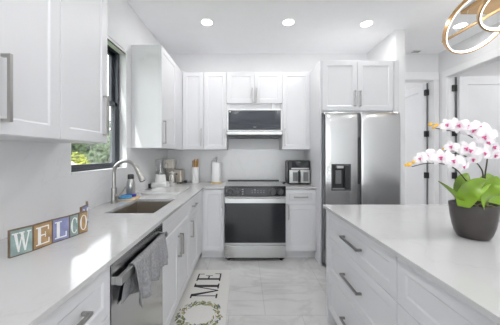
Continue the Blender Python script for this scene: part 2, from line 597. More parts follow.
def pull(parent, fr, u, v, length, vertical=True, t=0.019, m='nickel', th=0.011, off=0.034):
    bm = BM()
    h = length / 2
    if vertical:
        mbox(bm, fr, u - th / 2, u + th / 2, v - h, v + h, t + off - th, t + off)
        for s in (-1, 1):
            c = v + s * (h - th / 2)
            mbox(bm, fr, u - th / 2, u + th / 2, c - th / 2, c + th / 2, t, t + off - th)
    else:
        mbox(bm, fr, u - h, u + h, v - th / 2, v + th / 2, t + off - th, t + off)
        for s in (-1, 1):
            c = u + s * (h - th / 2)
            mbox(bm, fr, c - th / 2, c + th / 2, v - th / 2, v + th / 2, t, t + off - th)
    return obj('handle', bm, m, parent)


G = 0.0015


def cabinet(name, label, group, face, lo, hi, fronts, toe=False, hm='nickel', hollow=None):
    """lo/hi: carcass corners; fronts: (kind,u0,u1,v0,v1,handle) handle=(u,v,len,vertical) or None"""
    lo, hi = Vector(lo), Vector(hi)
    plane = {'back': lo.y, 'left': hi.x, 'island': lo.x}[face]
    fr = MAP(face, plane)
    t = thing(name, ((lo.x + hi.x) / 2, (lo.y + hi.y) / 2, lo.z if not toe else 0), label, 'cabinet', group)
    bm = BM()
    if hollow is not None:      # open-topped body (the sink drops into it)
        zt = hi.z
        box(bm, lo.x, hi.x, lo.y, lo.y + 0.018, lo.z, zt)
        box(bm, lo.x, hi.x, hi.y - 0.018, hi.y, lo.z, zt)
        box(bm, lo.x, lo.x + 0.012, lo.y + 0.018, hi.y - 0.018, lo.z, zt)
        box(bm, hi.x - 0.018, hi.x, lo.y + 0.018, hi.y - 0.018, lo.z, zt)
        box(bm, lo.x + 0.012, hi.x - 0.018, lo.y + 0.018, hi.y - 0.018, lo.z, lo.z + 0.018)
    else:
        box(bm, *(lo.x, hi.x, lo.y, hi.y, lo.z, hi.z))
    obj('carcass', bm, 'cab', t)
    if toe:
        s = 0.055
        c = {'back': (lo.x, hi.x, lo.y + s, hi.y, 0, lo.z), 'left': (lo.x, hi.x - s, lo.y, hi.y, 0, lo.z), 'island': (lo.x + s, hi.x, lo.y, hi.y, 0, lo.z)}[face]
        pbox('toe_kick', 'cab', t, *c)
    for (kind, u0, u1, v0, v1, hd) in fronts:
        if kind == 'filler':
            bm = BM()
            mbox(bm, fr, u0 + G, u1 - G, v0, v1, 0.0005, 0.019)
            obj('filler_strip', bm, 'cab', t)
            continue
        d = shaker(kind, t, fr, u0 + G, u1 - G, v0 + G, v1 - G, 0.057 if (v1 - v0) > 0.26 else 0.045)
        if hd:
            pull(d, fr, hd[0], hd[1], hd[2], hd[3], m=hm)
    return t


UB, UT = 1.390, 2.452
XU = -0.875     # carcass front of the left wall cabinets
WL = XL + 0.0015
HU, HL = UB + 0.165, 0.240      # pull centre, pull length on the wall cabinets
gU = 'white wall cabinets'
cabinet('wall_cabinet', 'white wall cabinet nearest the camera, filling the upper left corner above the WELCO letters', gU, 'left',
        (WL, 0.735, UB), (XU, 1.505, UT),
        [('door', 0.735, 1.120, UB, UT, (0.85, HU, HL, True)), ('door', 1.120, 1.505, UB, UT, (1.458, HU, HL, True))])
cabinet('wall_cabinet', 'white wall cabinet on the sink wall past the window, above the food processor', gU, 'left',
        (WL, 2.48, UB), (XU, YB - 0.0015, UT),
        [('door', 2.48, 3.02, UB, UT, (2.53, HU, HL, True)), ('filler', 3.02, 3.318, UB, UT, None)])
YU = 3.32
YW = YB - 0.0015
cabinet('wall_cabinet', 'white wall cabinet in the back left corner, above the wooden utensils', gU, 'back',
        (-0.853, YU, UB), (-0.5645, YW, UT), [('door', -0.853, -0.5645, UB, UT, (-0.592, HU, HL, True))])
cabinet('wall_cabinet', 'white wall cabinet directly left of the microwave, above the paper towels', gU, 'back',
        (-0.5635, YU, UB), (-0.2465, YW, UT), [('door', -0.5635, -0.2465, UB, UT, (-0.277, HU, HL, True))])
t = cabinet('wall_cabinet', 'short two-door white wall cabinet above the microwave', gU, 'back',
            (-0.2455, YU, 2.022), (0.5145, YW, UT),
            [('door', -0.2455, 0.1345, 2.022, UT, (0.104, 2.135, 0.185, True)), ('door', 0.1345, 0.5145, 2.022, UT, (0.165, 2.135, 0.185, True))])
for x0, x1 in ((-0.2445, -0.215), (-0.085, -0.05), (0.375, 0.42), (0.495, 0.5135)):
    pbox('spacer_block', 'cab', t, x0, x1, 3.318, 3.3445, 1.9415, 2.0215)
pbox('filler_strip', 'cab', t, -0.2445, 0.5135, 3.345, YW, 1.9415, 2.0215)  # panel added behind the blocks so the gap over the microwave looks lit
cabinet('wall_cabinet', 'white wall cabinet right of the microwave, above the black air fryer', gU, 'back',
        (0.5155, YU, UB), (0.8945, YW, UT), [('door', 0.5155, 0.8945, UB, UT, (0.547, HU, HL, True))])
# cabinet over the refrigerator with its tall end panel
ZF = 1.838
t = cabinet('fridge_cabinet', 'deep two-door white cabinet with a tall end panel, above the refrigerator', None, 'back',
            (0.9145, 2.88, ZF - 0.02), (1.8345, YW, 2.44),
            [('door', 0.918, 1.338, ZF, 2.436, (1.308, 1.985, 0.185, True)), ('door', 1.338, 1.771, ZF, 2.436, (1.368, 1.985, 0.185, True)),
             ('filler', 1.773, 1.8345, ZF - 0.02, 2.438, None)])
pbox('end_panel', 'cab', t, 0.8955, 0.914, 2.865, YW, 0, 2.44)

# base cabinets, left run (facing the aisle)
XB, ZB, ZT = -0.555, 0.11, 0.893
gB = 'white base cabinets'
DZ = 0.690
cabinet('base_cabinet', 'white base cabinet with a drawer, left of the dishwasher at the bottom left', gB, 'left',
        (WL, 0.30, ZB), (XB, 0.962, ZT),
        [('drawer', 0.30, 0.962, DZ, ZT - 0.01, (0.70, 0.795, 0.20, False)), ('door', 0.30, 0.631, ZB, DZ, (0.60, 0.58, 0.165, True)),
         ('door', 0.631, 0.962, ZB, DZ, (0.662, 0.58, 0.165, True))], True)
cabinet('sink_cabinet', 'white two-door base cabinet under the sink', gB, 'left',
        (WL, 1.578, ZB), (XB, 2.348, ZT),
        [('drawer_front', 1.578, 2.348, DZ, ZT - 0.01, None), ('door', 1.578, 1.963, ZB, DZ, (1.932, 0.585, 0.170, True)),
         ('door', 1.963, 2.348, ZB, DZ, (1.994, 0.585, 0.170, True))], True, hollow=1)
cabinet('base_cabinet', 'narrow white base cabinet with one drawer over one door, right of the sink cabinet', gB, 'left',
        (WL, 2.3495, ZB), (XB, 2.76, ZT),
        [('drawer', 2.3495, 2.76, DZ, ZT - 0.01, (2.53, 0.795, 0.165, False)), ('door', 2.3495, 2.76, ZB, DZ, (2.385, 0.585, 0.165, True))], True)
YF = 3.04
cabinet('base_cabinet', 'white corner base cabinet with a tall single door, directly left of the range', gB, 'back',
        (XB + 0.0015, YF, ZB), (-0.2535, YW - 0.01, ZT),
        [('filler', XB + 0.0015, -0.525, ZB, ZT - 0.01, None), ('door', -0.525, -0.2535, ZB, ZT - 0.01, (-0.286, 0.745, 0.185, True))], True)
bm = BM()
box(bm, WL, XB, 2.7615, YW - 0.01, ZB, ZT)
box(bm, XB, XB + 0.019, 2.7615, YF - 0.02, ZB, ZT - 0.01)
box(bm, WL, XB - 0.055, 2.7615, YW - 0.01, 0, ZB)
tag(obj('corner_filler', bm, 'cab'), 'blank white corner filler panel between the two cabinet runs', 'cabinet', gB)
cabinet('base_cabinet', 'white base cabinet with drawer and door, between range and refrigerator', gB, 'back',
        (0.5115, YF, ZB), (0.8945, YW - 0.01, ZT),
        [('drawer', 0.5115, 0.8945, DZ + 0.005, ZT - 0.01, (0.703, 0.790, 0.175, False)), ('door', 0.5115, 0.8945, ZB, DZ + 0.005, (0.548, 0.595, 0.17, True))], True)


# worktops
def slab(name, xs, ys, cells, z0, z1, m):
    bm = BM()
    V = {}
    for i, x in enumerate(xs):
        for j, y in enumerate(ys):
            V[i, j] = bm.verts.new((x, y, z0))
    for (i, j) in cells:
        bm.faces.new((V[i, j], V[i + 1, j], V[i + 1, j + 1], V[i, j + 1]))
    r = bmesh.ops.extrude_face_region(bm, geom=bm.faces[:])
    bmesh.ops.translate(bm, verts=[e for e in r['geom'] if isinstance(e, bmesh.types.BMVert)], vec=(0, 0, z1 - z0))
    for v in [v for v in bm.verts if not v.link_faces]:
        bm.verts.remove(v)
    return obj(name, bm, m)


XC = -0.516
SX0, SX1, SY0, SY1 = -0.975, -0.630, 1.665, 2.19
xs = [XL + 0.0085, SX0, SX1, XC, -0.2525]
ys = [0.25, SY0, SY1, 3.0, YB - 0.0085]
cells = [(i, j) for i in range(3) for j in range(4) if not (i == 1 and j == 1)] + [(3, 3)]
tag(slab('worktop', xs, ys, cells, 0.8945, 0.915, 'quartz'), 'long L-shaped white quartz worktop with the sink cut into it', 'countertop')
tag(slab('worktop', [0.5105, 0.8945], [3.0, YB - 0.0085], [(0, 0)], 0.8945, 0.915, 'quartz'),
    'short white quartz worktop under the black air fryer', 'countertop')

# island
IX0 = 0.633
tag(slab('island_worktop', [IX0, 1.86], [0.12, 1.952], [(0, 0)], 0.8945, 0.915, 'quartz'),
    'wide white quartz island top carrying the orchid', 'countertop')
XI = 0.675
gI = 'white island drawer cabinets'
def drawers(y0, y1):
    yc = (y0 + y1) / 2
    return [('drawer', y0, y1, 0.685, ZT - 0.006, (yc, 0.782, 0.235, False)), ('drawer', y0, y1, 0.398, 0.685, (yc, 0.536, 0.235, False)),
            ('drawer', y0, y1, 0.11, 0.398, (yc, 0.249, 0.235, False))]
cabinet('island_drawer_unit', 'white island drawer unit with three nickel pulls toned as dark reflections, at the far end of the island', gI, 'island',
        (XI, 1.04, ZB), (1.55, 1.897, ZT), [], True)
for k, o in enumerate([o for o in bpy.data.objects if o.name.startswith('island_drawer_unit')]):
    far = o
cabinet('island_drawer_unit', 'white island drawer unit in the lower right, nearest the camera', gI, 'island',
        (XI, 0.18, ZB), (1.55, 1.0385, ZT), [], True)
near = [o for o in bpy.data.objects if o.name.startswith('island_drawer_unit') and o != far][0]
frI = MAP('island', XI)
for (u, y0, y1, pulls) in ((far, 1.04, 1.897, True), (near, 0.18, 1.0385, True)):
    for (kind, u0, u1, v0, v1, hd) in drawers(y0, y1):
        d = shaker(kind, u, frI, u0 + G, u1 - G, v0 + G, v1 - G, 0.052)
        pull(d, frI, hd[0], hd[1], hd[2], False, m='nickel_reflecting_dark', th=0.012)
bm = BM()
box(bm, 0.652, 1.57, 1.8985, 1.925, 0, ZT)
box(bm, 1.5515, 1.57, 0.16, 1.8985, 0, ZT)
box(bm, 0.652, 1.57, 0.16, 0.1785, 0, ZT)
tag(obj('island_surround', bm, 'cab', bevel=0.001, bseg=1), 'plain white end and back panel wrapped around the island drawers', 'cabinet panel')

# ------------------------------------------------------------------ SINK, FAUCET
t = thing('sink', ((SX0 + SX1) / 2, (SY0 + SY1) / 2, 0.70), 'undermount stainless steel sink basin set in the long worktop', 'sink')
bm = BM()
ix0, ix1, iy0, iy1 = SX0 - 0.004, SX1 + 0.004, SY0 - 0.004, SY1 + 0.004
prof = [(0.018, 0.8935), (0.0, 0.8935), (0.0, 0.72), (-0.02, 0.70)]
lv = []
for (e, z) in prof:
    lv.append([bm.verts.new(p) for p in ((ix0 - e, iy0 - e, z), (ix1 + e, iy0 - e, z), (ix1 + e, iy1 + e, z), (ix0 - e, iy1 + e, z))])
for a, b_ in zip(lv, lv[1:]):
    for i in range(4):
        bm.faces.new((a[i], a[(i + 1) % 4], b_[(i + 1) % 4], b_[i]))
bm.faces.new(lv[-1])
bs = obj('basin', bm, 'sinksteel', t)
md = bs.modifiers.new('thickness', 'SOLIDIFY'); md.thickness = 0.0012; md.offset = 1
bm = BM()
lathe(bm, [(0.045, 0), (0.045, 0.003), (0.03, 0.001)], ((SX0 + SX1) / 2, (SY0 + SY1) / 2, 0.702), 28)
obj('drain', bm, 'steel', t, True)

FX, FY, FZ = -1.095, 2.02, 0.9152
t = thing('faucet', (FX, FY, FZ), 'tall brushed nickel gooseneck kitchen faucet beside the sink', 'faucet')
bm = BM()
lathe(bm, [(0.029, 0), (0.029, 0.008), (0.0235, 0.011), (0.0225, 0.125), (0.0150, 0.130)], (FX, FY, FZ), 28)
obj('base', bm, 'nickel', t, True)
arc = [(FX, FY, FZ + 0.10), (FX, FY, FZ + 0.24)]
R = 0.102
for k in range(0, 13):
    a = PI - k / 12 * (PI * 0.87)
    arc.append((FX + R + R * math.cos(a), FY - 0.02 * (k / 12), FZ + 0.25 + R * math.sin(a)))
bm = BM()
tube(bm, arc, 0.0145, 16)
obj('spout', bm, 'nickel', t, True)
e = Vector(arc[-1]); dr = (Vector(arc[-1]) - Vector(arc[-2])).normalized()
bm = BM()
tube(bm, [e - dr * 0.012, e, e + dr * 0.02, e + dr * 0.105, e + dr * 0.12], [0.015, 0.0165, 0.0175, 0.025, 0.0235], 18)
hd = obj('spray_head', bm, 'nickel', t, True)
bm = BM()
tube(bm, [e + dr * 0.1202, e + dr * 0.123], [0.0185, 0.017], 18)
obj('nozzle', bm, 'darkgrey', hd, True)
bm = BM()
tube(bm, [(FX + 0.018, FY, FZ + 0.06), (FX + 0.048, FY, FZ + 0.06)], 0.015, 16)
tube(bm, [(FX + 0.04, FY, FZ + 0.062), (FX + 0.075, FY - 0.005, FZ + 0.10), (FX + 0.10, FY - 0.008, FZ + 0.135)], [0.008, 0.0065, 0.0055], 12)
obj('lever', bm, 'nickel', t, True)

# tray with sponge and cloth, bottle
def oval(bm, cx, cy, rx, ry, z0, z1, n=32, pw=2.6):
    pl = []
    for i in range(n):
        a = 2 * PI * i / n
        c, s = math.cos(a), math.sin(a)
        pl.append((cx + rx * math.copysign(abs(c) ** (2 / pw), c), cy + ry * math.copysign(abs(s) ** (2 / pw), s)))
    prism(bm, pl, lambda u, v, d: (u, v, d), z0, z1)


TX, TY = -1.060, 2.215
t = thing('sponge_tray', (TX, TY, 0.9152), 'small oval wooden tray with a blue sponge, behind the faucet', 'tray')
bm = BM()
oval(bm, TX, TY, 0.080, 0.108, 0.9153, 0.927)
obj('tray', bm, 'palewood', t, bevel=0.002)
bm = BM()
oval(bm, -1.075, 2.165, 0.052, 0.05, 0.9275, 0.952, pw=3)
tag(obj('sponge', bm, 'blue', None, bevel=0.006), 'light blue sponge on the wooden tray', 'sponge')
bm = BM()
lathe(bm, [(0.046, 0), (0.048, 0.004), (0.048, 0.020), (0.042, 0.022), (0.042, 0.006)], (-1.072, 2.268, 0.9275), 28)
tag(obj('bottle_coaster', bm, 'navy', None, True), 'royal blue rubber boot under the steel bottle', 'coaster')
BX, BY, BZ = -1.072, 2.268, 0.934
t = thing('water_bottle', (BX, BY, BZ), 'stainless steel water bottle with a black cap, below the window', 'bottle')
bm = BM()
lathe(bm, [(0.036, 0), (0.039, 0.004), (0.039, 0.10), (0.036, 0.125), (0.026, 0.15), (0.024, 0.158)], (BX, BY, BZ), 32)
obj('body', bm, 'steel_h', t, True)
bm = BM()
lathe(bm, [(0.027, 0), (0.028, 0.004), (0.027, 0.036), (0.022, 0.043)], (BX, BY, BZ + 0.1582), 28)
obj('cap', bm, 'black', t, True)

# marble board beyond the sink
bm = BM()
box(bm, -1.05, -0.665, 2.43, 2.90, 0.9155, 0.934)
tag(obj('cutting_board', bm, 'marble', None, bevel=0.004), 'pale marble cutting board lying on the worktop beyond the sink', 'cutting board')

# ------------------------------------------------------------------ SMALL APPLIANCES IN THE CORNER
Z0 = 0.9153
cx, cy = -1.042, 2.985
t = thing('food_processor', (cx, cy, Z0), 'white food processor with a clear bowl in the back left corner', 'food processor')
bm = BM()
box(bm, cx - 0.09, cx + 0.09, cy - 0.08, cy + 0.08, Z0, Z0 + 0.065)
obj('base', bm, 'whiteplastic', t, bevel=0.012, bseg=3)
bm = BM()
lathe(bm, [(0.068, 0), (0.068, 0.02), (0.058, 0.085), (0.056, 0.095)], (cx, cy, Z0 + 0.0655), 32)
obj('motor_housing', bm, 'whiteplastic', t, True)
bm = BM()
lathe(bm, [(0.052, 0), (0.062, 0.16), (0.062, 0.165)], (cx, cy, Z0 + 0.161), 32)
bowl = obj('bowl', bm, 'clear', t, True)
bm = BM()
lathe(bm, [(0.064, 0), (0.064, 0.016), (0.045, 0.022), (0.03, 0.024)], (cx, cy, Z0 + 0.327), 32)
obj('lid', bm, 'clear', t, True)
bm = BM()
lathe(bm, [(0.010, 0), (0.008, 0.13)], (cx, cy, Z0 + 0.163), 12)
for k in range(2):
    s = 1 if k else -1
    box(bm, cx - 0.036, cx + 0.036, cy - 0.004 + s * 0.004, cy + 0.004 + s * 0.004, Z0 + 0.18 + k * 0.04, Z0 + 0.183 + k * 0.04)
obj('blade', bm, 'steel_h', bowl)
bm = BM()
tube(bm, smooth_path([(cx + 0.06, cy, Z0 + 0.30), (cx + 0.088, cy, Z0 + 0.285), (cx + 0.085, cy, Z0 + 0.21), (cx + 0.055, cy, Z0 + 0.195)], 5), 0.008, 8)
obj('handle', bm, 'clear', bowl, True)
bm = BM()
tube(bm, smooth_path([(cx - 0.10, cy + 0.02, Z0 + 0.03), (cx - 0.112, cy - 0.02, Z0 + 0.045), (cx - 0.108, cy - 0.07, Z0 + 0.012), (cx - 0.095, cy - 0.09, Z0 + 0.01)], 5), 0.009, 8)
box(bm, cx - 0.112, cx - 0.09, cy - 0.10, cy - 0.075, Z0 + 0.001, Z0 + 0.055)
obj('cord', bm, 'black', t)

cx, cy = -1.07, 3.46
t = thing('coffee_maker', (cx, cy, Z0), 'tall cream coffee maker standing behind the food processor', 'coffee maker')
bm = BM()
box(bm, cx - 0.07, cx + 0.045, cy - 0.08, cy + 0.09, Z0, Z0 + 0.03)
box(bm, cx - 0.07, cx + 0.045, cy + 0.03, cy + 0.09, Z0 + 0.03, Z0 + 0.211)
obj('body', bm, 'cream', t, bevel=0.006)
pbox('brew_head', 'cream', t, cx - 0.072, cx + 0.070, cy - 0.08, cy + 0.092, Z0 + 0.212, Z0 + 0.335, bevel=0.012, bseg=3)
bm = BM()
lathe(bm, [(0.045, 0), (0.052, 0.04), (0.045, 0.10), (0.035, 0.12)], (cx - 0.015, cy - 0.026, Z0 + 0.032), 24)
obj('carafe', bm, 'clear', t, True)

cx, cy = -0.985, 3.265
t = thing('kettle', (cx, cy, Z0), 'small white and steel kettle with a ring handle, in front of the toaster', 'kettle')
bm = BM()
lathe(bm, [(0.060, 0), (0.062, 0.008), (0.062, 0.02), (0.05, 0.024)], (cx, cy, Z0), 28)
obj('base', bm, 'whiteplastic', t, True)
bm = BM()
lathe(bm, [(0.055, 0), (0.056, 0.08), (0.048, 0.125), (0.042, 0.13)], (cx, cy, Z0 + 0.0245), 28)
obj('body', bm, 'sinksteel', t, True)
bm = BM()
lathe(bm, [(0.045, 0), (0.043, 0.010), (0.012, 0.016), (0.012, 0.026)], (cx, cy, Z0 + 0.155), 28)
obj('lid', bm, 'whiteplastic', t, True)
bm = BM()
pts = []
for k in range(25):
    a = 2 * PI * k / 24
    pts.append((cx + 0.012 + 0.022 * math.copysign(abs(math.cos(a)) ** 0.6, math.cos(a)), cy - 0.066 - 0.003 * math.cos(a), Z0 + 0.083 + 0.048 * math.copysign(abs(math.sin(a)) ** 0.6, math.sin(a))))
tube(bm, pts, 0.0085, 10)
obj('handle', bm, 'whiteplastic', t, True)

cx, cy = -0.955, 3.475
t = thing('toaster', (cx, cy, Z0), 'beige metal toaster against the back wall, left of the utensils', 'toaster')
bm = BM()
box(bm, cx - 0.065, cx + 0.07, cy - 0.09, cy + 0.11, Z0 + 0.012, Z0 + 0.19)
obj('body', bm, 'beigemetal', t, bevel=0.02, bseg=4)
bm = BM()
for y in (-0.03, 0.03):
    box(bm, cx + 0.002 + y * 0.9 - 0.012, cx + 0.002 + y * 0.9 + 0.012, cy - 0.07, cy + 0.09, Z0 + 0.1902, Z0 + 0.192)
obj('slot', bm, 'black', t)
bm = BM()
for sx in (-0.042, 0.047):
    for sy in (-0.06, 0.08):
        lathe(bm, [(0.012, 0), (0.012, 0.0125)], (cx + sx, cy + sy, Z0), 12)
obj('foot', bm, 'black', t)
pbox('lever', 'black', t, cx - 0.028, cx + 0.012, cy - 0.108, cy - 0.0905, Z0 + 0.125, Z0 + 0.14, bevel=0.003)
bm = BM()
tube(bm, smooth_path([(cx + 0.068, cy + 0.06, Z0 + 0.02), (cx + 0.09, cy + 0.03, Z0 + 0.012), (cx + 0.105, cy + 0.0, Z0 + 0.02)], 5), 0.007, 8)
box(bm, cx + 0.085, cx + 0.125, cy - 0.02, cy + 0.015, Z0 + 0.002, Z0 + 0.034)
obj('plug', bm, 'black', t)

# utensils in a crock, paper towels
cx, cy = -0.708, 3.45
t = thing('utensil_crock', (cx, cy, Z0), 'tall white crock holding wooden utensils against the backsplash', 'utensil holder')
bm = BM()
lathe(bm, [(0.047, 0), (0.051, 0.003), (0.051, 0.222), (0.047, 0.225), (0.045, 0.222), (0.045, 0.006)], (cx, cy, Z0), 32)
obj('crock', bm, 'whiteplastic', t, True)
ut = [(-0.032, -0.008), (-0.016, 0.012), (0.0, -0.014), (0.014, 0.014), (0.026, -0.008), (0.033, 0.010)]
names = ['the leftmost in the crock', 'second from the left in the crock', 'third from the left in the crock', 'third from the right in the crock',
         'second from the right in the crock', 'the rightmost in the crock']
for k, (dx, dy) in enumerate(ut):
    bm = BM()
    h = 0.335 + 0.012 * ((k * 7) % 3 - 1)
    tube(bm, [(cx + dx * 0.4, cy + dy * 0.4, Z0 + 0.008), (cx + dx * 0.9, cy + dy, Z0 + 0.2), (cx + dx, cy + dy, Z0 + 0.25), (cx + dx * 1.05, cy + dy, Z0 + h - 0.012), (cx + dx * 1.05, cy + dy, Z0 + h)],
         [0.005, 0.006, 0.0075, 0.0075, 0.004], 10)
    tag(obj('wooden_utensil', bm, 'wood', None, True), 'brown wooden utensil handle, ' + names[k], 'utensil', 'wooden utensils in the white crock')

cx, cy = -0.405, 3.44
t = thing('paper_towel_holder', (cx, cy, Z0), 'round wooden paper towel stand left of the range', 'paper towel holder')
bm = BM()
lathe(bm, [(0.078, 0), (0.080, 0.003), (0.080, 0.013), (0.076, 0.017)], (cx, cy, Z0), 36)
obj('base', bm, 'palewood', t, True)
bm = BM()
lathe(bm, [(0.006, 0), (0.006, 0.315), (0.012, 0.322), (0.015, 0.335), (0.011, 0.348), (0.003, 0.354)], (cx, cy, Z0 + 0.0175), 16)
tube(bm, smooth_path([(cx - 0.066, cy + 0.045, Z0 + 0.0175), (cx - 0.078, cy + 0.045, Z0 + 0.15), (cx - 0.078, cy + 0.045, Z0 + 0.28), (cx - 0.055, cy + 0.03, Z0 + 0.318), (cx, cy, Z0 + 0.32)], 6), 0.0028, 8)
obj('post', bm, 'nickel', t, True)
bm = BM()
lathe(bm, [(0.02, 0.275), (0.02, 0), (0.066, 0), (0.068, 0.003), (0.068, 0.272), (0.066, 0.275)], (cx, cy, Z0 + 0.018), 40, cap=False)
lathe(bm, [(0.066, 0.275), (0.02, 0.275)], (cx, cy, Z0 + 0.018), 40, cap=False)
bmesh.ops.remove_doubles(bm, verts=bm.verts[:], dist=1e-5)
tag(obj('paper_towel_roll', bm, 'paper', None, True), 'white paper towel roll on the wooden stand', 'paper towel roll')

# ------------------------------------------------------------------ RANGE
RX0, RX1 = -0.2495, 0.5085
RC = (RX0 + RX1) / 2
t = thing('range', (RC, 3.3, 0), 'stainless steel slide-in electric range with black control panel', 'range')
bm = BM()
box(bm, RX0, RX1, 3.015, 3.61, 0.04, 0.918)
obj('body', bm, 'darkgrey', t)
bm = BM()
box(bm, RX0 - 0.0, RX1 + 0.0, 2.985, 3.612, 0.9185, 0.932)
ck = obj('cooktop', bm, 'cooktop', t, bevel=0.003)
pbox('rear_trim', 'black', ck, RX0, RX1, 3.575, 3.615, 0.9325, 0.944, bevel=0.002)
bm = BM()
for (x, y, r) in ((-0.06, 3.15, 0.10), (0.31, 3.15, 0.115), (-0.06, 3.42, 0.08), (0.31, 3.42, 0.08), (0.13, 3.44, 0.055)):
    ringpts = 48
    for (ra, rb) in ((r - 0.002, r), ):
        a = [bm.verts.new((x + ra * math.cos(2 * PI * i / ringpts), y + ra * math.sin(2 * PI * i / ringpts), 0.9323)) for i in range(ringpts)]
        b_ = [bm.verts.new((x + rb * math.cos(2 * PI * i / ringpts), y + rb * math.sin(2 * PI * i / ringpts), 0.9323)) for i in range(ringpts)]
        for i in range(ringpts):
            bm.faces.new((a[i], a[(i + 1) % ringpts], b_[(i + 1) % ringpts], b_[i]))
obj('burner_ring', bm, 'midgrey', ck)
cp = pbox('control_panel', 'blackglass', t, RX0, RX1, 2.975, 3.0145, 0.806, 0.9183, bevel=0.004)
for x in (RC - 0.310, RC - 0.215, RC + 0.215, RC + 0.310):
    bm = BM()
    lathe(bm, [(0.036, 0), (0.036, 0.006), (0.031, 0.010), (0.029, 0.028), (0.025, 0.032)], (0, 0, 0), 32)
    box(bm, -0.004, 0.004, -0.026, 0.026, 0.031, 0.036)
    bmesh.ops.rotate(bm, verts=bm.verts[:], matrix=Matrix.Rotation(PI / 2, 3, 'X'))
    bmesh.ops.translate(bm, verts=bm.verts[:], vec=(x, 2.9745, 0.862))
    kb = obj('knob', bm, 'darkgrey', cp, True)
    bm = BM()
    pts = [(x + 0.042 * math.cos(2 * PI * k / 40), 2.9743, 0.862 + 0.042 * math.sin(2 * PI * k / 40)) for k in range(41)]
    tube(bm, pts, 0.0012, 4)
    obj('dial_ring', bm, 'midgrey', kb)
dp = pbox('display', 'screen', cp, RC - 0.115, RC + 0.14, 2.972, 2.9748, 0.825, 0.902)
bm = BM()
for k in range(3):
    box(bm, RC - 0.165, RC - 0.145, 2.9733, 2.9748, 0.828 + k * 0.027, 0.840 + k * 0.027)
for k in range(5):
    box(bm, RC - 0.045 + k * 0.036, RC - 0.030 + k * 0.036, 2.9706, 2.9718, 0.850, 0.853)
    box(bm, RC - 0.045 + k * 0.036, RC - 0.030 + k * 0.036, 2.9706, 2.9718, 0.872, 0.875)
box(bm, RC - 0.008, RC + 0.002, 2.9706, 2.9718, 0.884, 0.894)
obj('panel_markings', bm, 'glyph', dp)
bm = BM()
box(bm, RX0 + 0.002, RX1 - 0.002, 2.972, 3.0145, 0.205, 0.800)
dr_ = obj('oven_door', bm, 'steel_h', t, bevel=0.003)
pbox('door_glass', 'blackglass', dr_, RX0 + 0.004, RX1 - 0.004, 2.9685, 2.9716, 0.232, 0.722)
bm = BM()
box(bm, RX0 + 0.02, RX1 - 0.02, 2.915, 2.935, 0.758, 0.788)
for x in (RX0 + 0.05, RX1 - 0.08):
    box(bm, x, x + 0.03, 2.935, 2.9715, 0.762, 0.784)
obj('handle', bm, 'steel_h', dr_, bevel=0.003)
pbox('drawer', 'steel', t, RX0 + 0.002, RX1 - 0.002, 2.972, 3.0145, 0.045, 0.200, bevel=0.003)
bm = BM()
for x in (RX0 + 0.05, RX1 - 0.05):
    for y in (3.03, 3.55):
        lathe(bm, [(0.022, 0), (0.022, 0.042)], (x, y, 0), 16)
bm2 = bm
obj('foot', bm2, 'black', t, True)
pbox('base_rail', 'black', t, RX0 + 0.01, RX1 - 0.01, 3.02, 3.05, 0.016, 0.0395)

# ------------------------------------------------------------------ MICROWAVE
MX0, MX1, MZ0, MZ1 = -0.2435, 0.5125, 1.556, 1.9405
t = thing('microwave', ((MX0 + MX1) / 2, 3.45, MZ0), 'over-the-range stainless microwave with a dark glass door', 'microwave')
pbox('body', 'whiteplastic', t, MX0, MX1, 3.32, 3.62, MZ0 + 0.03, MZ1, bevel=0.003)
dm = pbox('door', 'whiteplastic', t, MX0, MX1, 3.28, 3.3195, MZ0 + 0.085, MZ1, bevel=0.004)
pbox('door_glass', 'microglass', dm, MX0 + 0.022, MX1 - 0.022, 3.2765, 3.2798, MZ0 + 0.10, MZ1 - 0.018, bevel=0.001, bseg=1)
st = pbox('bottom_strip', 'steel_h', t, MX0, MX1, 3.275, 3.3195, MZ0 + 0.034, MZ0 + 0.083, bevel=0.004)
pbox('sticker', 'whiteplastic', dm, MX0 + 0.035, MX0 + 0.055, 3.2752, 3.2764, MZ1 - 0.045, MZ1 - 0.03)
pbox('logo', 'glyph', dm, RC - 0.012, RC + 0.028, 3.2752, 3.2764, MZ0 + 0.135, MZ0 + 0.142)
pbox('vent_base', 'black', t, MX0 + 0.02, MX1 - 0.02, 3.29, 3.62, MZ0, MZ0 + 0.0295, bevel=0.003)

# ------------------------------------------------------------------ REFRIGERATOR
FX0, FX1, FYF, FTOP = 0.917, 1.802, 2.775, 1.812
t = thing('refrigerator', ((FX0 + FX1) / 2, 3.2, 0), 'side-by-side stainless refrigerator with a water dispenser in the left door', 'refrigerator')
pbox('body', 'midgrey', t, FX0 + 0.004, FX1 - 0.004, 2.862, 3.60, 0.02, FTOP - 0.012)
bm = BM()
box(bm, FX0 + 0.03, FX1 - 0.03, 2.90, 3.56, 0.0, 0.0195)
obj('foot', bm, 'black', t)
SPL = 1.325


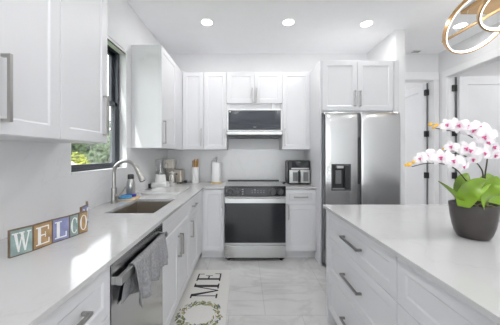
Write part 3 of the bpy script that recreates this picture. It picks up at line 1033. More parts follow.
def fridge_door(name, x0, x1, cut=None):
    """softly crowned door front: profile across X, cut = (u0,u1,z0,z1) dispenser niche"""
    bm = BM()
    zs = [0.06, FTOP - 0.20, FTOP - 0.13, FTOP - 0.07, FTOP - 0.03, FTOP - 0.008, FTOP]
    yoff = [0, 0, 0.0012, 0.004, 0.008, 0.015, 0.024]
    xs_ = [x0, x0 + 0.006, x0 + 0.03, (x0 + x1) / 2, x1 - 0.03, x1 - 0.006, x1]
    xo = [0.012, 0.004, 0.0, -0.002, 0.0, 0.004, 0.012]
    if cut:
        xs_ = [x0, x0 + 0.006, x0 + 0.03, cut[0], cut[1], x1 - 0.03, x1 - 0.006, x1]
        xo = [0.012, 0.004, 0.0, -0.0015, -0.0015, 0.0, 0.004, 0.012]
        zs = [0.06, cut[2], cut[3], FTOP - 0.20, FTOP - 0.13, FTOP - 0.07, FTOP - 0.03, FTOP - 0.008, FTOP]
        yoff = [0, 0, 0, 0, 0.0012, 0.004, 0.008, 0.015, 0.024]
    V = [[bm.verts.new((x, FYF + xo[i] + yoff[j], z)) for j, z in enumerate(zs)] for i, x in enumerate(xs_)]
    Bk = [[bm.verts.new((x, 2.855, z)) for z in zs] for x in xs_]
    nx, nz = len(xs_), len(zs)
    for i in range(nx - 1):
        for j in range(nz - 1):
            bm.faces.new((Bk[i][j], Bk[i][j + 1], Bk[i + 1][j + 1], Bk[i + 1][j]))
            if cut and i == 3 and j == 1:
                continue
            bm.faces.new((V[i][j], V[i + 1][j], V[i + 1][j + 1], V[i][j + 1]))
    for i in range(nx - 1):
        bm.faces.new((V[i][0], Bk[i][0], Bk[i + 1][0], V[i + 1][0]))
        bm.faces.new((V[i][-1], V[i + 1][-1], Bk[i + 1][-1], Bk[i][-1]))
    for j in range(nz - 1):
        bm.faces.new((V[0][j], V[0][j + 1], Bk[0][j + 1], Bk[0][j]))
        bm.faces.new((V[-1][j], Bk[-1][j], Bk[-1][j + 1], V[-1][j + 1]))
    if cut:
        ring = [V[3][1], V[4][1], V[4][2], V[3][2]]
        inn = [bm.verts.new((v.co.x, FYF + 0.055, v.co.z)) for v in ring]
        for k in range(4):
            bm.faces.new((ring[k], ring[(k + 1) % 4], inn[(k + 1) % 4], inn[k]))
        bm.faces.new(inn)
    return obj(name, bm, 'steel', t, True)


DU0, DU1, DZ0, DZ1 = 0.998, 1.222, 0.906, 1.212
dl = fridge_door('door', FX0 + 0.012, SPL - 0.018, (DU0, DU1, DZ0, DZ1))
drt = fridge_door('door', SPL + 0.018, FX1)
bm = BM()
y = FYF - 0.004
box(bm, DU0, DU0 + 0.012, y, FYF + 0.053, DZ0, DZ1)
box(bm, DU1 - 0.012, DU1, y, FYF + 0.053, DZ0, DZ1)
box(bm, DU0 + 0.012, DU1 - 0.012, y, FYF + 0.053, DZ1 - 0.02, DZ1)
box(bm, DU0 + 0.012, DU1 - 0.012, y, FYF + 0.053, DZ0, DZ0 + 0.014)
ds = obj('dispenser', bm, 'darkgrey', dl)
pbox('niche_back', 'black', ds, DU0 + 0.0125, DU1 - 0.0125, FYF + 0.04, FYF + 0.0535, DZ0 + 0.0145, DZ1 - 0.0205)
pbox('control_strip', 'black', ds, DU1 - 0.068, DU1 - 0.013, FYF - 0.002, FYF + 0.038, DZ0 + 0.015, DZ1 - 0.021)
pbox('spout', 'steel_h', ds, DU0 + 0.065, DU0 + 0.145, FYF + 0.002, FYF + 0.038, DZ1 - 0.05, DZ1 - 0.0205, bevel=0.003)
pbox('paddle', 'midgrey', ds, DU0 + 0.055, DU0 + 0.125, FYF + 0.022, FYF + 0.038, DZ0 + 0.075, DZ1 - 0.075, bevel=0.004)
pbox('drip_tray', 'steel_h', ds, DU0 + 0.016, DU1 - 0.069, FYF + 0.002, FYF + 0.038, DZ0 + 0.0145, DZ0 + 0.024)
# recessed grip channel between the doors
pbox('grip_channel', 'midgrey', t, SPL - 0.016, SPL + 0.016, 2.812, 2.8615, 0.06, FTOP - 0.01)
pbox('grip_insert', 'black', t, SPL - 0.016, SPL + 0.016, 2.800, 2.8115, 0.98, 1.52)
pbox('hinge_gasket', 'midgrey', t, FX0 + 0.001, FX0 + 0.0105, 2.80, 2.8615, 0.06, FTOP - 0.02)
pbox('hinge_cover', 'black', t, FX0 + 0.0, FX0 + 0.012, 2.796, 2.7995, FTOP - 0.09, FTOP - 0.03)
pbox('kick_grille', 'darkgrey', t, FX0 + 0.01, FX1 - 0.01, 2.84, 2.8615, 0.0205, 0.057)

# ------------------------------------------------------------------ AIR FRYER
ax, ay = 0.737, 3.315
t = thing('air_fryer', (ax, ay, Z0), 'black and silver dual-basket air fryer on the short worktop', 'air fryer')
W2 = 0.152
pbox('body', 'black', t, ax - W2, ax + W2, ay - 0.06, ay + 0.18, Z0 + 0.006, Z0 + 0.325, bevel=0.022, bseg=4)
bm = BM()
for sx in (-0.115, 0.115):
    for sy in (-0.03, 0.14):
        lathe(bm, [(0.014, 0), (0.014, 0.008)], (ax + sx, ay + sy, Z0), 12)
obj('foot', bm, 'black', t)
pbox('control_screen', 'screen', t, ax - 0.10, ax + W2 - 0.02, ay - 0.064, ay - 0.0605, Z0 + 0.232, Z0 + 0.312)
pbox('silver_strip', 'steel_h', t, ax - 0.105, ax + W2 - 0.022, ay - 0.066, ay - 0.0605, Z0 + 0.206, Z0 + 0.224)
for s in (-1, 1):
    x0, x1 = (ax - W2 + 0.018, ax - 0.006) if s < 0 else (ax + 0.006, ax + W2 - 0.012)
    bk = pbox('basket', 'steel_h', t, x0, x1, ay - 0.075, ay - 0.0605, Z0 + 0.022, Z0 + 0.196, bevel=0.003)
    pbox('window', 'midgrey', bk, x0 + 0.045, x1 - 0.022, ay - 0.078, ay - 0.0755, Z0 + 0.045, Z0 + 0.168)
    hx = x1 - 0.018 if s < 0 else x0 + 0.0
    pbox('handle', 'black' if s < 0 else 'steel_h', bk, hx, hx + 0.018, ay - 0.115, ay - 0.0755, Z0 + 0.03, Z0 + 0.185, bevel=0.004)
bm = BM()
tube(bm, smooth_path([(ax - W2 + 0.01, ay + 0.10, Z0 + 0.03), (ax - W2 - 0.03, ay + 0.05, Z0 + 0.008), (ax - W2 - 0.06, ay + 0.02, Z0 + 0.008)], 6), 0.0055, 8)
obj('cord', bm, 'black', t, True)

# ------------------------------------------------------------------ DISHWASHER AND TOWEL
t = thing('dishwasher', (-0.85, 1.27, 0), 'stainless steel dishwasher built in under the worktop', 'dishwasher')
DY0, DY1 = 0.966, 1.5745
pbox('tub', 'darkgrey', t, WL + 0.01, -0.575, DY0, DY1, 0.10, 0.885)
bm = BM()
# door face with a scooped pocket along the top
prof = [(-0.574, 0.105), (-0.538, 0.105), (-0.536, 0.11), (-0.536, 0.76), (-0.536, 0.866), (-0.539, 0.878), (-0.574, 0.878)]
prism(bm, [(x, z) for x, z in prof], lambda u, v, d: (u, d, v), DY0 + 0.002, DY1 - 0.002)
dd = obj('door', bm, 'steel', t)
bm = BM()
box(bm, -0.520, -0.500, DY0 + 0.012, DY1 - 0.012, 0.788, 0.822)
box(bm, -0.545, -0.5195, DY0 + 0.012, DY0 + 0.024, 0.790, 0.820)
box(bm, -0.545, -0.5195, DY1 - 0.024, DY1 - 0.012, 0.790, 0.820)
obj('handle', bm, 'steel_h', dd, bevel=0.002)
pbox('toe_kick', 'black', t, WL + 0.01, -0.60, DY0, DY1, 0, 0.0995)
bm = BM()
box(bm, -0.5378, -0.5372, 1.03, 1.12, 0.862, 0.866)
obj('panel_markings', bm, 'glyph', dd)


def towel_mesh():
    bm = BM()
    ny, y0, y1 = 44, 1.085, 1.495
    # path around the bar in (x,z), from the back flap over the top to the front flap
    path = [(-0.527, 0.668, 1), (-0.528, 0.72, 0.8), (-0.527, 0.77, 0.35), (-0.5265, 0.81, 0.05), (-0.523, 0.8265, 0), (-0.510, 0.830, 0), (-0.497, 0.8265, 0),
            (-0.4925, 0.812, 0.05), (-0.489, 0.77, 0.5), (-0.486, 0.735, 0.8), (-0.484, 0.695, 1.0), (-0.483, 0.665, 1.1)]
    rows = []
    for k in range(ny + 1):
        s = k / ny
        row = []
        for (i, (x, z, a)) in enumerate(path):
            front = i >= 6
            y = y0 + (y1 - y0) * s
            y += (-0.02 if front else -0.06) * a * (1 - s) + (0.0 if front else 0.0)
            wv = 0.012 * math.sin(s * 23 + 0.7 * i * 0.2) + 0.007 * math.sin(s * 51 + 1.3)
            if front:
                x2 = x + a * (0.010 + wv)
                z2 = z + a * (-0.03 * (1 - s) + 0.01 * s + 0.010 * math.sin(s * 19))
            else:
                x2 = x + a * 0.25 * min(0, wv)
                z2 = z + a * (-0.02 + 0.03 * math.sin(s * 7 + 1.0))
            row.append(bm.verts.new((x2, y, z2)))
        rows.append(row)
    for a, b_ in zip(rows, rows[1:]):
        for i in range(len(path) - 1):
            bm.faces.new((a[i], a[i + 1], b_[i + 1], b_[i]))
    return bm


tw = obj('dish_towel', towel_mesh(), 'towel', None, True, solid=0.004, subsurf=1)
tag(tw, 'grey dish towel draped over the dishwasher handle', 'towel')


# ------------------------------------------------------------------ LETTERING
def rect(u0, u1, v0, v1):
    return [(u0, v0), (u1, v0), (u1, v1), (u0, v1)]


def ringpolys(cx, cy, rx, ry, thick, thin, a0, a1, n=28):
    out = []
    for k in range(n):
        A, B_ = a0 + (a1 - a0) * k / n, a0 + (a1 - a0) * (k + 1) / n
        q = []
        for a in (A, B_):
            th = thin + (thick - thin) * abs(math.cos(a)) ** 1.3
            q.append(((cx + rx * math.cos(a), cy + ry * math.sin(a)), (cx + (rx - th) * math.cos(a), cy + (ry - thin) * math.sin(a))))
        out.append([q[0][0], q[1][0], q[1][1], q[0][1]])
    return out


GL = {
    'E': [rect(.16, .34, 0, 1), rect(.04, .86, .94, 1), rect(.04, .9, 0, .06), rect(.34, .66, .48, .54), rect(.80, .86, .74, 1), rect(.84, .9, 0, .28), rect(.61, .66, .36, .66)],
    'L': [rect(.18, .38, 0, 1), rect(.05, .52, .94, 1), rect(.05, .88, 0, .07), rect(.81, .88, 0, .32)],
    'W': [[(.08, 1), (.24, 1), (.38, 0), (.30, 0)], [(.30, 0), (.36, 0), (.53, .86), (.48, .86)], [(.42, 1), (.57, 1), (.72, 0), (.64, 0)], [(.65, 0), (.71, 0), (.92, 1), (.86, 1)],
          rect(0, .32, .94, 1), rect(.36, .64, .94, 1), rect(.78, 1.0, .94, 1)],
    'M': [rect(.12, .17, 0, 1), rect(.74, .90, 0, 1), [(.10, 1), (.26, 1), (.54, 0), (.47, 0)], [(.48, 0), (.53, 0), (.82, 1), (.76, 1)],
          rect(0, .28, 0, .06), rect(.64, 1.0, 0, .06), rect(0, .2, .94, 1), rect(.76, 1.0, .94, 1)],
    'H': [rect(.14, .30, 0, 1), rect(.70, .86, 0, 1), rect(.30, .70, .47, .53), rect(.04, .40, .94, 1), rect(.60, .96, .94, 1), rect(.04, .40, 0, .06), rect(.60, .96, 0, .06)],
    'C': ringpolys(.5, .5, .44, .5, .17, .05, math.radians(42), math.radians(318)) + [rect(.78, .84, .62, .95)],
    'O': ringpolys(.5, .5, .46, .5, .17, .05, 0, 2 * PI, 36),
}


def letter(bm, ch, fr, u0, v0, w_, h_, d0, d1):
    for poly in GL[ch]:
        prism(bm, [(u0 + u * w_, v0 + v * h_) for u, v in poly], fr, d0, d1)


# WELCOME sign: hinged tiles standing on the worktop
t = thing('letter_sign', (-0.87, 1.1, Z0), 'folding wooden sign of painted letter tiles spelling WELCO, on the worktop', 'sign')
pts = [(-0.916, 0.938), (-0.888, 1.012), (-0.875, 1.096), (-0.850, 1.170), (-0.8415, 1.222), (-0.832, 1.277)]
HT = 0.108
tiles = [('W', 0, 'teal'), ('E', 1, 'ochre'), ('L', 2, 'peri'), ('C', 3, 'teal'), ('O', 4, 'ochre')]


def tile(a, b_, ch, m):
    A, B_ = Vector((*a, 0)), Vector((*b_, 0))
    U = (B_ - A)
    wd_ = U.length - 0.0012
    U.normalize()
    N = Vector((U.y, -U.x, 0))
    fr = lambda u, v, d: A + U * u + N * d + Vector((0, 0, Z0 + v))
    bm = BM()
    prism(bm, rect(0, wd_, 0, HT), fr, -0.012, 0)
    tl = obj('tile', bm, 'signwood', t)
    bm = BM()
    prism(bm, rect(0.003, wd_ - 0.003, 0.004, HT - 0.004), fr, 0.0001, 0.0012)
    obj('painted_face', bm, m, tl)
    bm = BM()
    letter(bm, ch, fr, wd_ * 0.09, HT * 0.14, wd_ * 0.82, HT * 0.72, 0.0013, 0.0028)
    obj('letter', bm, 'letter', tl)


for ch, i, m in tiles:
    tile(pts[i], pts[i + 1], ch, m)
tile((-0.918, 1.36), (-0.933, 1.44), 'M', 'peri')
tile((-0.946, 1.456), (-0.999, 1.535), 'E', 'ochre')

# floor mat with HOME (wreath for the O)
bm = BM()
box(bm, -0.608, -0.150, 1.30, 2.75, 0.0003, 0.006)
t = tag(obj('floor_mat', bm, 'mat', None, bevel=0.002), 'white runner mat on the tile floor with HOME lettering and a wreath', 'mat')
frM = lambda u, v, d: Vector((-0.255 - v, u, 0.0061 + d))
for ch, u0, u1 in (('E', 2.50, 2.68), ('M', 2.205, 2.455), ('H', 1.48, 1.74)):
    bm = BM()
    letter(bm, ch, frM, u0, 0, u1 - u0, 0.25, 0, 0.0008)
    obj('printed_letter', bm, 'ink', t)
bm = BM()
rnd = random.Random(3)
wc = Vector((-0.372, 1.985, 0.0062))
pts_ = [wc + Vector((0.155 * math.cos(a * PI / 24), 0.155 * math.sin(a * PI / 24), 0.0004)) for a in range(49)]
tube(bm, pts_, 0.0015, 4, 2)
for k in range(150):
    a = rnd.uniform(0, 2 * PI)
    r = 0.155 + rnd.uniform(-0.03, 0.03)
    c = wc + Vector((r * math.cos(a), r * math.sin(a), 0.0004 + rnd.uniform(0, 0.0006)))
    dirn = a + PI / 2 + rnd.choice((-1, 1)) * rnd.uniform(0.25, 0.9)
    ln, wdh = rnd.uniform(0.035, 0.06), rnd.uniform(0.009, 0.016)
    ex = Vector((math.cos(dirn), math.sin(dirn), 0))
    ey = Vector((-math.sin(dirn), math.cos(dirn), 0))
    vs = [bm.verts.new(c + ex * (ln * x) + ey * (wdh * y)) for x, y in ((-.5, 0), (-.2, -.45), (.15, -.4), (.5, 0), (.15, .4), (-.2, .45))]
    bm.faces.new(vs).material_index = rnd.choice((0, 0, 0, 0, 1, 1, 0, 2))
for k in range(12):
    a = rnd.uniform(0, 2 * PI)
    c = wc + Vector((0.16 * math.cos(a), 0.16 * math.sin(a), 0.0008))
    vs = [bm.verts.new(c + Vector((0.009 * math.cos(q * PI / 4), 0.009 * math.sin(q * PI / 4), 0))) for q in range(8)]
    bm.faces.new(vs).material_index = 1
obj('printed_wreath', bm, ['olive', 'bluegrey', 'goldprint'], t)

# ------------------------------------------------------------------ ORCHID
PX, PY, PZ = 1.118, 1.18, 0.9153
pl = thing('potted_orchid', (PX, PY, PZ), 'white and pink orchid with green leaves in a charcoal pot on the island', 'plant')
bm = BM()
lathe(bm, [(0.052, 0), (0.060, 0.003), (0.072, 0.025), (0.081, 0.058), (0.088, 0.10), (0.092, 0.14), (0.094, 0.166), (0.091, 0.168), (0.088, 0.163), (0.085, 0.14)], (PX, PY, PZ), 48)
obj('pot', bm, 'pot', pl, True)
bm = BM()
lathe(bm, [(0.084, 0), (0.0845, 0.004), (0.06, 0.012), (0.03, 0.017)], (PX, PY, PZ + 0.1405), 32)
obj('soil', bm, 'soil', pl, True)
bm = BM()
rnd = random.Random(5)
for k in range(16):
    a = rnd.uniform(-PI, 0)
    r = rnd.uniform(0.03, 0.068)
    p = Vector((PX + r * math.cos(a), PY + r * math.sin(a), PZ + 0.158))
    q = [p + Vector((rnd.uniform(-.02, .02), rnd.uniform(-.02, .02), rnd.uniform(-.002, .01))) for _ in range(3)]
    tube(bm, smooth_path([p] + q, 3), 0.0018, 5)
obj('moss', bm, 'moss', pl)['kind'] = 'stuff'


def pix(x, y, Y):
    """a point of the plant measured in the photograph, at its depth in the room"""
    return Vector(((x - 244.7) / 241 * Y, Y, 1.32 + (154.6 - y) / 241 * Y))


def leaf(p, width, tilt, cup=0.25, m='leaf', sharp=0.6):
    path = smooth_path(p, 6)
    bm = BM()
    n = len(path)
    rows = []
    for i, c in enumerate(path):
        s = i / (n - 1)
        tan = (path[min(i + 1, n - 1)] - path[max(i - 1, 0)]).normalized()
        side = tan.cross(Vector(tilt)).normalized()
        nor = side.cross(tan).normalized()
        w_ = width * (math.sin(PI * (0.10 + 0.90 * s) ** 0.85) ** sharp) if s < 1 else 0.001
        w_ = max(w_, 0.001)
        rows.append([bm.verts.new(c + side * (w_ * q) + nor * (cup * w_ * (abs(q) ** 1.5))) for q in (-1, -.66, -.33, 0, .33, .66, 1)])
    for a, b_ in zip(rows, rows[1:]):
        for k in range(6):
            bm.faces.new((a[k], a[k + 1], b_[k + 1], b_[k]))
    return obj('leaf', bm, m, pl, True, solid=0.0022, subsurf=1)


leaf([pix(462, 206, 1.17), pix(455, 197, 1.13), pix(447, 189, 1.10), pix(438, 181, 1.07)], 0.026, (0.2, -0.3, 1), 0.5)
leaf([pix(467, 205, 1.20), pix(463, 193, 1.20), pix(463, 182, 1.21), pix(468, 173, 1.235)], 0.046, (-0.25, -1, 0.25), 0.25, sharp=0.75)
leaf([pix(463, 207, 1.14), pix(469, 193, 1.10), pix(481, 184, 1.09), pix(492, 181, 1.09)], 0.040, (-0.5, -0.9, 0.7), 0.2, sharp=0.8)
leaf([pix(482, 208, 1.15), pix(488, 197, 1.10), pix(494, 186, 1.08), pix(497, 176, 1.09)], 0.060, (0.05, -1, 0.55), 0.22, sharp=0.8)
leaf([pix(478, 205, 1.24), pix(484, 190, 1.26), pix(488, 181, 1.28), pix(494, 176, 1.31)], 0.055, (0.05, -1, 0.2), 0.2, sharp=0.8)
leaf([pix(486, 206, 1.22), pix(497, 196, 1.24), pix(508, 190, 1.25), pix(520, 192, 1.24)], 0.045, (0.1, -0.6, 1), 0.3)


def stem(px, r0=0.0034):
    p = smooth_path([pix(*q) for q in px], 6)
    bm = BM()
    tube(bm, p, [r0 - (r0 - 0.0018) * i / (len(p) - 1) for i in range(len(p))], 8)
    obj('stem', bm, 'stem', pl, True)
    return p


stem([(484, 200, 1.19), (485, 176, 1.17), (487, 156, 1.15), (480, 144, 1.13), (470, 136, 1.12), (460, 132, 1.11), (448, 130.4, 1.10), (435, 128.0, 1.09)])
stem([(481, 200, 1.18), (483, 176, 1.17), (480, 167, 1.15), (474, 161, 1.14), (462, 155, 1.12), (449, 152.5, 1.11), (445, 150, 1.11)])
stem([(473, 198, 1.16), (471, 188, 1.14), (464, 178, 1.12), (456, 169.5, 1.10), (447, 165, 1.09), (437, 163.4, 1.08), (425, 163.6, 1.07), (412, 166.6, 1.06)])

# flower prototype: five petals in one mesh, the magenta lip as its sub-part
def flower_mesh():
    bm = BM()
    for (ang, ln, wd_, back) in ((0, .034, .034, .0), (PI, .034, .034, .0), (PI / 2, .034, .021, -.003), (-PI / 2 - .75, .033, .020, -.003), (-PI / 2 + .75, .033, .020, -.003)):
        rows = []
        for i in range(7):
            s = i / 6
            w_ = wd_ * 0.5 * (math.sin(PI * min(1, 0.12 + 0.88 * s)) ** 0.6 if s < 1 else 0.12)
            row = []
            for q in (-1, -.5, 0, .5, 1):
                u, v = 0.003 + ln * s, w_ * q
                d = back + 0.006 * math.sin(s * PI) - 0.007 * s * s + 0.002 * abs(q) * s
                row.append(bm.verts.new((u * math.cos(ang) - v * math.sin(ang), u * math.sin(ang) + v * math.cos(ang), d)))
            rows.append(row)
        for a, b_ in zip(rows, rows[1:]):
            for k in range(4):
                bm.faces.new((a[k], a[k + 1], b_[k + 1], b_[k]))
    me = bpy.data.meshes.new('petals')
    for f in bm.faces:
        f.smooth = True
    bm.to_mesh(me); bm.free()
    me.materials.append(M['petal'])
    return me


def lip_mesh():
    bm = BM()
    tube(bm, [(0, 0.002, 0.002), (0, 0.0, 0.009), (0, -0.004, 0.013)], [0.004, 0.0045, 0.002], 8)
    for sx in (-1, 1):
        tube(bm, [(0, -0.001, 0.004), (sx * 0.006, 0.001, 0.010), (sx * 0.008, 0.004, 0.013)], [0.003, 0.004, 0.0015], 8)
    tube(bm, [(0, -0.003, 0.005), (0, -0.009, 0.012), (0, -0.016, 0.010)], [0.003, 0.0055, 0.0015], 8)
    me = bpy.data.meshes.new('lip')
    bm.normal_update()
    for f in bm.faces:
        f.smooth = True
    bm.to_mesh(me); bm.free()
    me.materials.append(M['lip'])
    return me


f0 = bpy.data.objects.new('flower', flower_mesh())
l0 = bpy.data.objects.new('lip', lip_mesh())
l0.parent = f0
FL = [  # pixel x, y, depth, yaw, pitch, roll, size
    (447, 126.0, 1.08, -0.5, 0.35, 0.3, 0.95), (454, 124.5, 1.10, -0.3, 0.5, -0.2, 1.0), (459, 126.5, 1.07, -0.7, 0.2, 0.5, 1.0), (467, 127.5, 1.09, -0.4, 0.3, 0.1, 1.1),
    (474, 131.0, 1.08, -0.5, 0.2, -0.4, 1.2), (479, 128.5, 1.12, -0.2, 0.4, 0.2, 1.2), (484, 138.0, 1.08, -0.4, 0.1, 0.4, 1.2), (489, 134.5, 1.12, 0.1, 0.3, 0.0, 1.2),
    (487, 143.5, 1.10, 0.3, 0.0, 0.7, 1.1), (493, 147.5, 1.12, 0.4, -0.1, 0.3, 1.1), (495, 156.0, 1.10, 0.2, -0.4, -0.2, 0.95), (497, 150.5, 1.13, 0.5, 0.1, 0.2, 1.0),
    (451, 147.5, 1.09, -0.5, 0.3, 0.2, 0.9), (459, 149.0, 1.11, -0.3, 0.4, -0.3, 1.0), (466, 149.5, 1.08, -0.4, 0.3, 0.2, 1.1), (471, 151.0, 1.07, -0.5, 0.1, -0.2, 1.1),
    (477, 153.0, 1.10, 0.0, 0.2, 0.4, 1.1), (473, 160.0, 1.09, -0.2, -0.5, 0.0, 0.95), (484, 154.0, 1.08, 0.3, 0.1, -0.3, 1.0),
    (420, 159.5, 1.05, -0.6, 0.4, 0.3, 0.85), (427, 157.0, 1.06, -0.5, 0.3, -0.2, 1.0), (434, 156.5, 1.08, -0.3, 0.5, 0.2, 1.05), (441, 158.5, 1.05, -0.5, 0.2, 0.1, 1.1),
    (446, 158.0, 1.08, -0.2, 0.4, -0.4, 1.05), (453, 161.5, 1.07, -0.3, 0.1, 0.3, 1.1), (459, 163.0, 1.09, 0.2, 0.1, 0.1, 1.0), (463, 167.0, 1.10, 0.3, -0.2, 0.4, 0.9),
]
for k, (x, y, Y, yaw, pit, rol, s) in enumerate(FL):
    f = f0 if k == 0 else f0.copy()
    l = l0 if k == 0 else l0.copy()
    COL.objects.link(f)
    COL.objects.link(l)
    f.parent = pl
    l.parent = f
    f.location = pix(x, y - 0.8, Y) - WORLD[pl.name]
    aim = Vector((math.sin(yaw) - 0.25, -math.cos(yaw), math.sin(pit) - 0.1)).normalized()
    q = aim.to_track_quat('Z', 'Y') @ Quaternion((0, 0, 1), rol)
    f.rotation_mode = 'QUATERNION'
    f.rotation_quaternion = q
    f.scale = (s * 0.96, s * 0.96, s * 0.96)
    l.scale = (0.74, 0.74, 0.74)
for (x, y, Y, r) in ((430.5, 124.2, 1.085, .0085), (436.5, 125.0, 1.09, .008), (433.5, 127.6, 1.09, .0065), (444.5, 148.5, 1.11, .009), (409, 164.5, 1.06, .010), (413.5, 162.0, 1.06, .007), (405.8, 165.2, 1.06, .006)):
    c = pix(x, y, Y)
    bm = BM()
    lathe(bm, [(r * 0.2, -r * 1.2), (r * 0.8, -r * 0.6), (r, 0), (r * 0.75, r * 0.7), (r * 0.2, r * 1.2)], (0, 0, 0), 14)
    bmesh.ops.rotate(bm, verts=bm.verts[:], matrix=Matrix.Rotation(1.1, 3, 'Y'))
    bmesh.ops.translate(bm, verts=bm.verts[:], vec=c)
    obj('bud', bm, 'bud', pl, True)

# ------------------------------------------------------------------ CEILING LIGHTS
def downlight(x, y, label, power=1.0):
    t = thing('ceiling_light', (x, y, ZC), label, 'light', 'recessed ceiling lights')
    bm = BM()
    lathe(bm, [(0.068, -0.0002), (0.068, -0.005), (0.064, -0.007), (0.061, -0.004)], (x, y, ZC), 36, cap=False)
    obj('trim_ring', bm, 'whiteplastic', t, True)
    bm = BM()
    lathe(bm, [(0.061, -0.001), (0.061, -0.006)], (x, y, ZC), 36)
    obj('lens', bm, 'lampglow', t)
    d = bpy.data.lights.new('lamp', 'AREA')
    d.shape = 'DISK'
    d.size = 0.11
    d.energy = LAMP_W * power
    d.color = (1.0, 0.985, 0.985)
    o = bpy.data.objects.new('lamp', d)
    COL.objects.link(o)
    o.parent = t
    o.location = (0, 0, -0.009)


downlight(-0.433, 2.77, 'leftmost lit recessed ceiling light, above the sink side')
downlight(0.503, 2.77, 'lit recessed ceiling light in front of the range, second from the left')
downlight(1.415, 2.80, 'lit recessed ceiling light in front of the refrigerator')
downlight(2.54, 2.84, 'lit recessed ceiling light seen through the gold ring of the chandelier', 0.35)
for (x, y) in ((-0.43, 0.6), (0.5, 0.6), (1.45, 0.6), (-0.3, -1.8), (1.2, -1.8), (2.4, -1.8), (2.45, 0.6)):  # extra downlights out of view, added as fill
    downlight(x, y, 'added recessed ceiling light outside the view')
bm = BM()
box(bm, 2.46, 2.58, 3.515, 3.575, ZC - 0.012, ZC - 0.0005)
vt = tag(obj('ceiling_vent', bm, 'whiteplastic', None, bevel=0.002), 'small dark ceiling vent in front of the hall doorway', 'vent')
bm = BM()
for k in range(3):
    box(bm, 2.47, 2.57, 3.522 + k * 0.018, 3.532 + k * 0.018, ZC - 0.0135, ZC - 0.0122)
obj('louver', bm, 'midgrey', vt)

# ------------------------------------------------------------------ CHANDELIER
ch = thing('chandelier', (2.18, 2.1, 2.50), 'gold chandelier of tilted glowing rings hanging from the ceiling at the upper right', 'chandelier')
ZE = 1.32
bm = BM()
box(bm, 2.29, 2.64, 1.75, 2.56, ZC - 0.034, ZC - 0.0005)
obj('canopy', bm, 'gold', ch, bevel=0.003)
bm = BM()
box(bm, 2.170, 2.190, 1.45, 2.655, ZE + 1.230, ZE + 1.250)
obj('bar', bm, 'gold', ch, bevel=0.002)


def ring(c, r, n, w_ax=0.036):
    n = Vector(n).normalized()
    a = n.orthogonal().normalized()
    b_ = n.cross(a)
    c = Vector(c)
    def sweep(name, r0, r1, h, m, parent, smooth=True):
        bm = BM()
        N = 72
        R_ = []
        for k in range(N):
            e = a * math.cos(2 * PI * k / N) + b_ * math.sin(2 * PI * k / N)
            R_.append([bm.verts.new(c + e * rr + n * hh) for rr, hh in ((r0, -h), (r1, -h), (r1, h), (r0, h))])
        for k in range(N):
            p, q = R_[k], R_[(k + 1) % N]
            for i in range(4):
                bm.faces.new((p[i], p[(i + 1) % 4], q[(i + 1) % 4], q[i]))
        return obj(name, bm, m, parent, True)
    g = sweep('ring', r - 0.013, r, w_ax / 2, 'gold', ch)
    sweep('led_strip', r - 0.0225, r - 0.0133, w_ax / 2 - 0.004, 'led', g)


ring((2.18, 2.26, ZE + 1.24), 0.286, (-0.05, 0.757, 0.652))
ring((2.147, 1.92, ZE + 1.20), 0.22, (0.18, 0.554, 0.81))
ring((2.25, 1.62, ZE + 1.24), 0.25, (-0.25, -0.5, 0.8))
for (x, y, z) in ((2.27, 2.50, ZE + 1.36), (2.25, 2.02, ZE + 1.30), (2.22, 1.85, ZE + 1.30), (2.30, 1.78, ZE + 1.33)):
    bm = BM()
    tube(bm, [(x, y, z - 0.06), (x + 0.03, y - 0.02, ZC - 0.035)], 0.0018, 6)
    obj('wire', bm, 'whiteplastic', ch)

# ------------------------------------------------------------------ SOFA ALONG THE RIGHT WALL (unseen, added to darken the refrigerator reflections)
t = thing('sofa', (2.45, 0.4, 0), 'dark grey sofa added unseen along the right wall to darken the refrigerator reflections', 'sofa')
pbox('frame', 'sofafabric', t, 2.06, 2.88, -0.9, 1.75, 0.09, 0.30, bevel=0.02)
pbox('backrest', 'sofafabric', t, 2.68, 2.88, -0.9, 1.75, 0.305, 0.90, bevel=0.04, bseg=3)
for y0 in (-0.9, 1.55):
    pbox('armrest', 'sofafabric', t, 2.06, 2.675, y0, y0 + 0.20, 0.305, 0.66, bevel=0.04, bseg=3)
for k in range(3):
    y0 = -0.69 + k * 0.745
    pbox('seat_cushion', 'sofafabric', t, 2.06, 2.675, y0, y0 + 0.735, 0.305, 0.46, bevel=0.035, bseg=3)
for x in (2.12, 2.82):
    for y in (-0.82, 1.67):
        pbox('foot', 'black', t, x - 0.02, x + 0.02, y - 0.02, y + 0.02, 0, 0.089)

# ------------------------------------------------------------------ OUTSIDE THE WINDOW
sbox('lawn', 'grass', -30, -1.5, -8, 40, -0.2, -0.15, label='green lawn outside the window', cat='lawn')


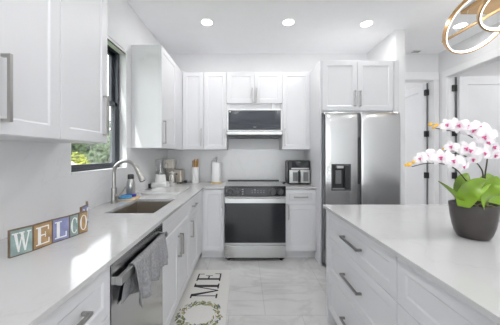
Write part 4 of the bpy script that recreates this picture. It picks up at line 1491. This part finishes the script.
def bush(name, x, y, h, rad, m, label, seed, n=900, ls=0.09):
    t = thing(name, (x, y, -0.15), label, 'tree' if 'tree' in name else 'shrub', 'plants outside the window')
    rnd = random.Random(seed)
    bm = BM()
    tube(bm, [(x, y, -0.15), (x + 0.03, y, h * 0.35), (x, y + 0.04, h * 0.7)], [0.05 * rad + 0.02, 0.04 * rad + 0.015, 0.012], 8)
    for k in range(7):
        a = k * 2.4
        tube(bm, [(x, y, h * (0.2 + 0.05 * k)), (x + rad * 0.6 * math.cos(a), y + rad * 0.6 * math.sin(a), h * (0.45 + 0.06 * k))], [0.02 * rad + 0.008, 0.006], 6)
    obj('trunk', bm, 'bark', t)
    bm = BM()
    lumps = [(x + rnd.uniform(-.5, .5) * rad, y + rnd.uniform(-.5, .5) * rad, h - rad * rnd.uniform(0.6, 1.7) * (h / (2.6 * rad) if h > 2.6 * rad else 1), rad * rnd.uniform(.45, .75)) for _ in range(9)]
    for k in range(n):
        lx, ly, lz, lr = rnd.choice(lumps)
        d = Vector((rnd.gauss(0, 1), rnd.gauss(0, 1), rnd.gauss(0, 1))).normalized()
        c = Vector((lx, ly, max(lz, 0.2))) + d * lr * rnd.uniform(0.75, 1.05)
        nn = (d + Vector((rnd.uniform(-.6, .6), rnd.uniform(-.6, .6), rnd.uniform(0, .7)))).normalized()
        u = nn.orthogonal().normalized()
        u = Quaternion(nn, rnd.uniform(0, 6.28)) @ u
        v = nn.cross(u)
        s = ls * rnd.uniform(.6, 1.3)
        vs = [bm.verts.new(c + u * (s * a) + v * (s * b_) - nn * (0.25 * s * a * a)) for a, b_ in ((-1, 0), (-.4, -.42), (.35, -.4), (1, 0), (.35, .4), (-.4, .42))]
        bm.faces.new(vs)
    obj('foliage', bm, m, t)


bush('shrub', -4.78, 7.1, 1.58, 0.40, 'lime', 'bright yellow-green shrub low outside the window', 1, 1300, 0.045)
bush('shrub', -3.85, 6.9, 1.2, 0.36, 'green', 'green shrub right of the yellow one outside the window', 2, 1300, 0.05)
bush('tree', -5.0, 9.0, 2.6, 0.8, 'sagegreen', 'pale green leafy tree at the right of the window view', 3, 2200, 0.09)
bush('tree', -8.6, 10.4, 3.1, 1.0, 'dkgreen', 'dark green tree at the left of the window view', 4, 2600, 0.11)
bush('tree', -6.7, 9.6, 2.6, 0.8, 'green', 'green tree behind the yellow shrub outside the window', 5, 2400, 0.10)
bush('tree', -9.9, 14.0, 3.4, 1.6, 'dkgreen', 'large dark tree far back in the window view', 6, 2600, 0.16)
bush('tree', -6.6, 13.6, 3.2, 1.6, 'dkgreen', 'dark tree at the back right of the window view', 8, 2600, 0.16)
t = thing('shed', (-5.1, 6.2, -0.15), 'tan-roofed shed low at the left of the window view', 'shed')
pbox('wall', 'stucco', t, -5.8, -4.45, 5.7, 6.4, -0.15, 0.88)
bm = BM()
prism(bm, [(-5.95, 0.885), (-4.32, 0.885), (-4.30, 0.93), (-5.13, 1.42), (-5.97, 0.93)], lambda u, v, d: (u, d, v), 5.6, 6.5)
obj('roof', bm, 'roof', t)
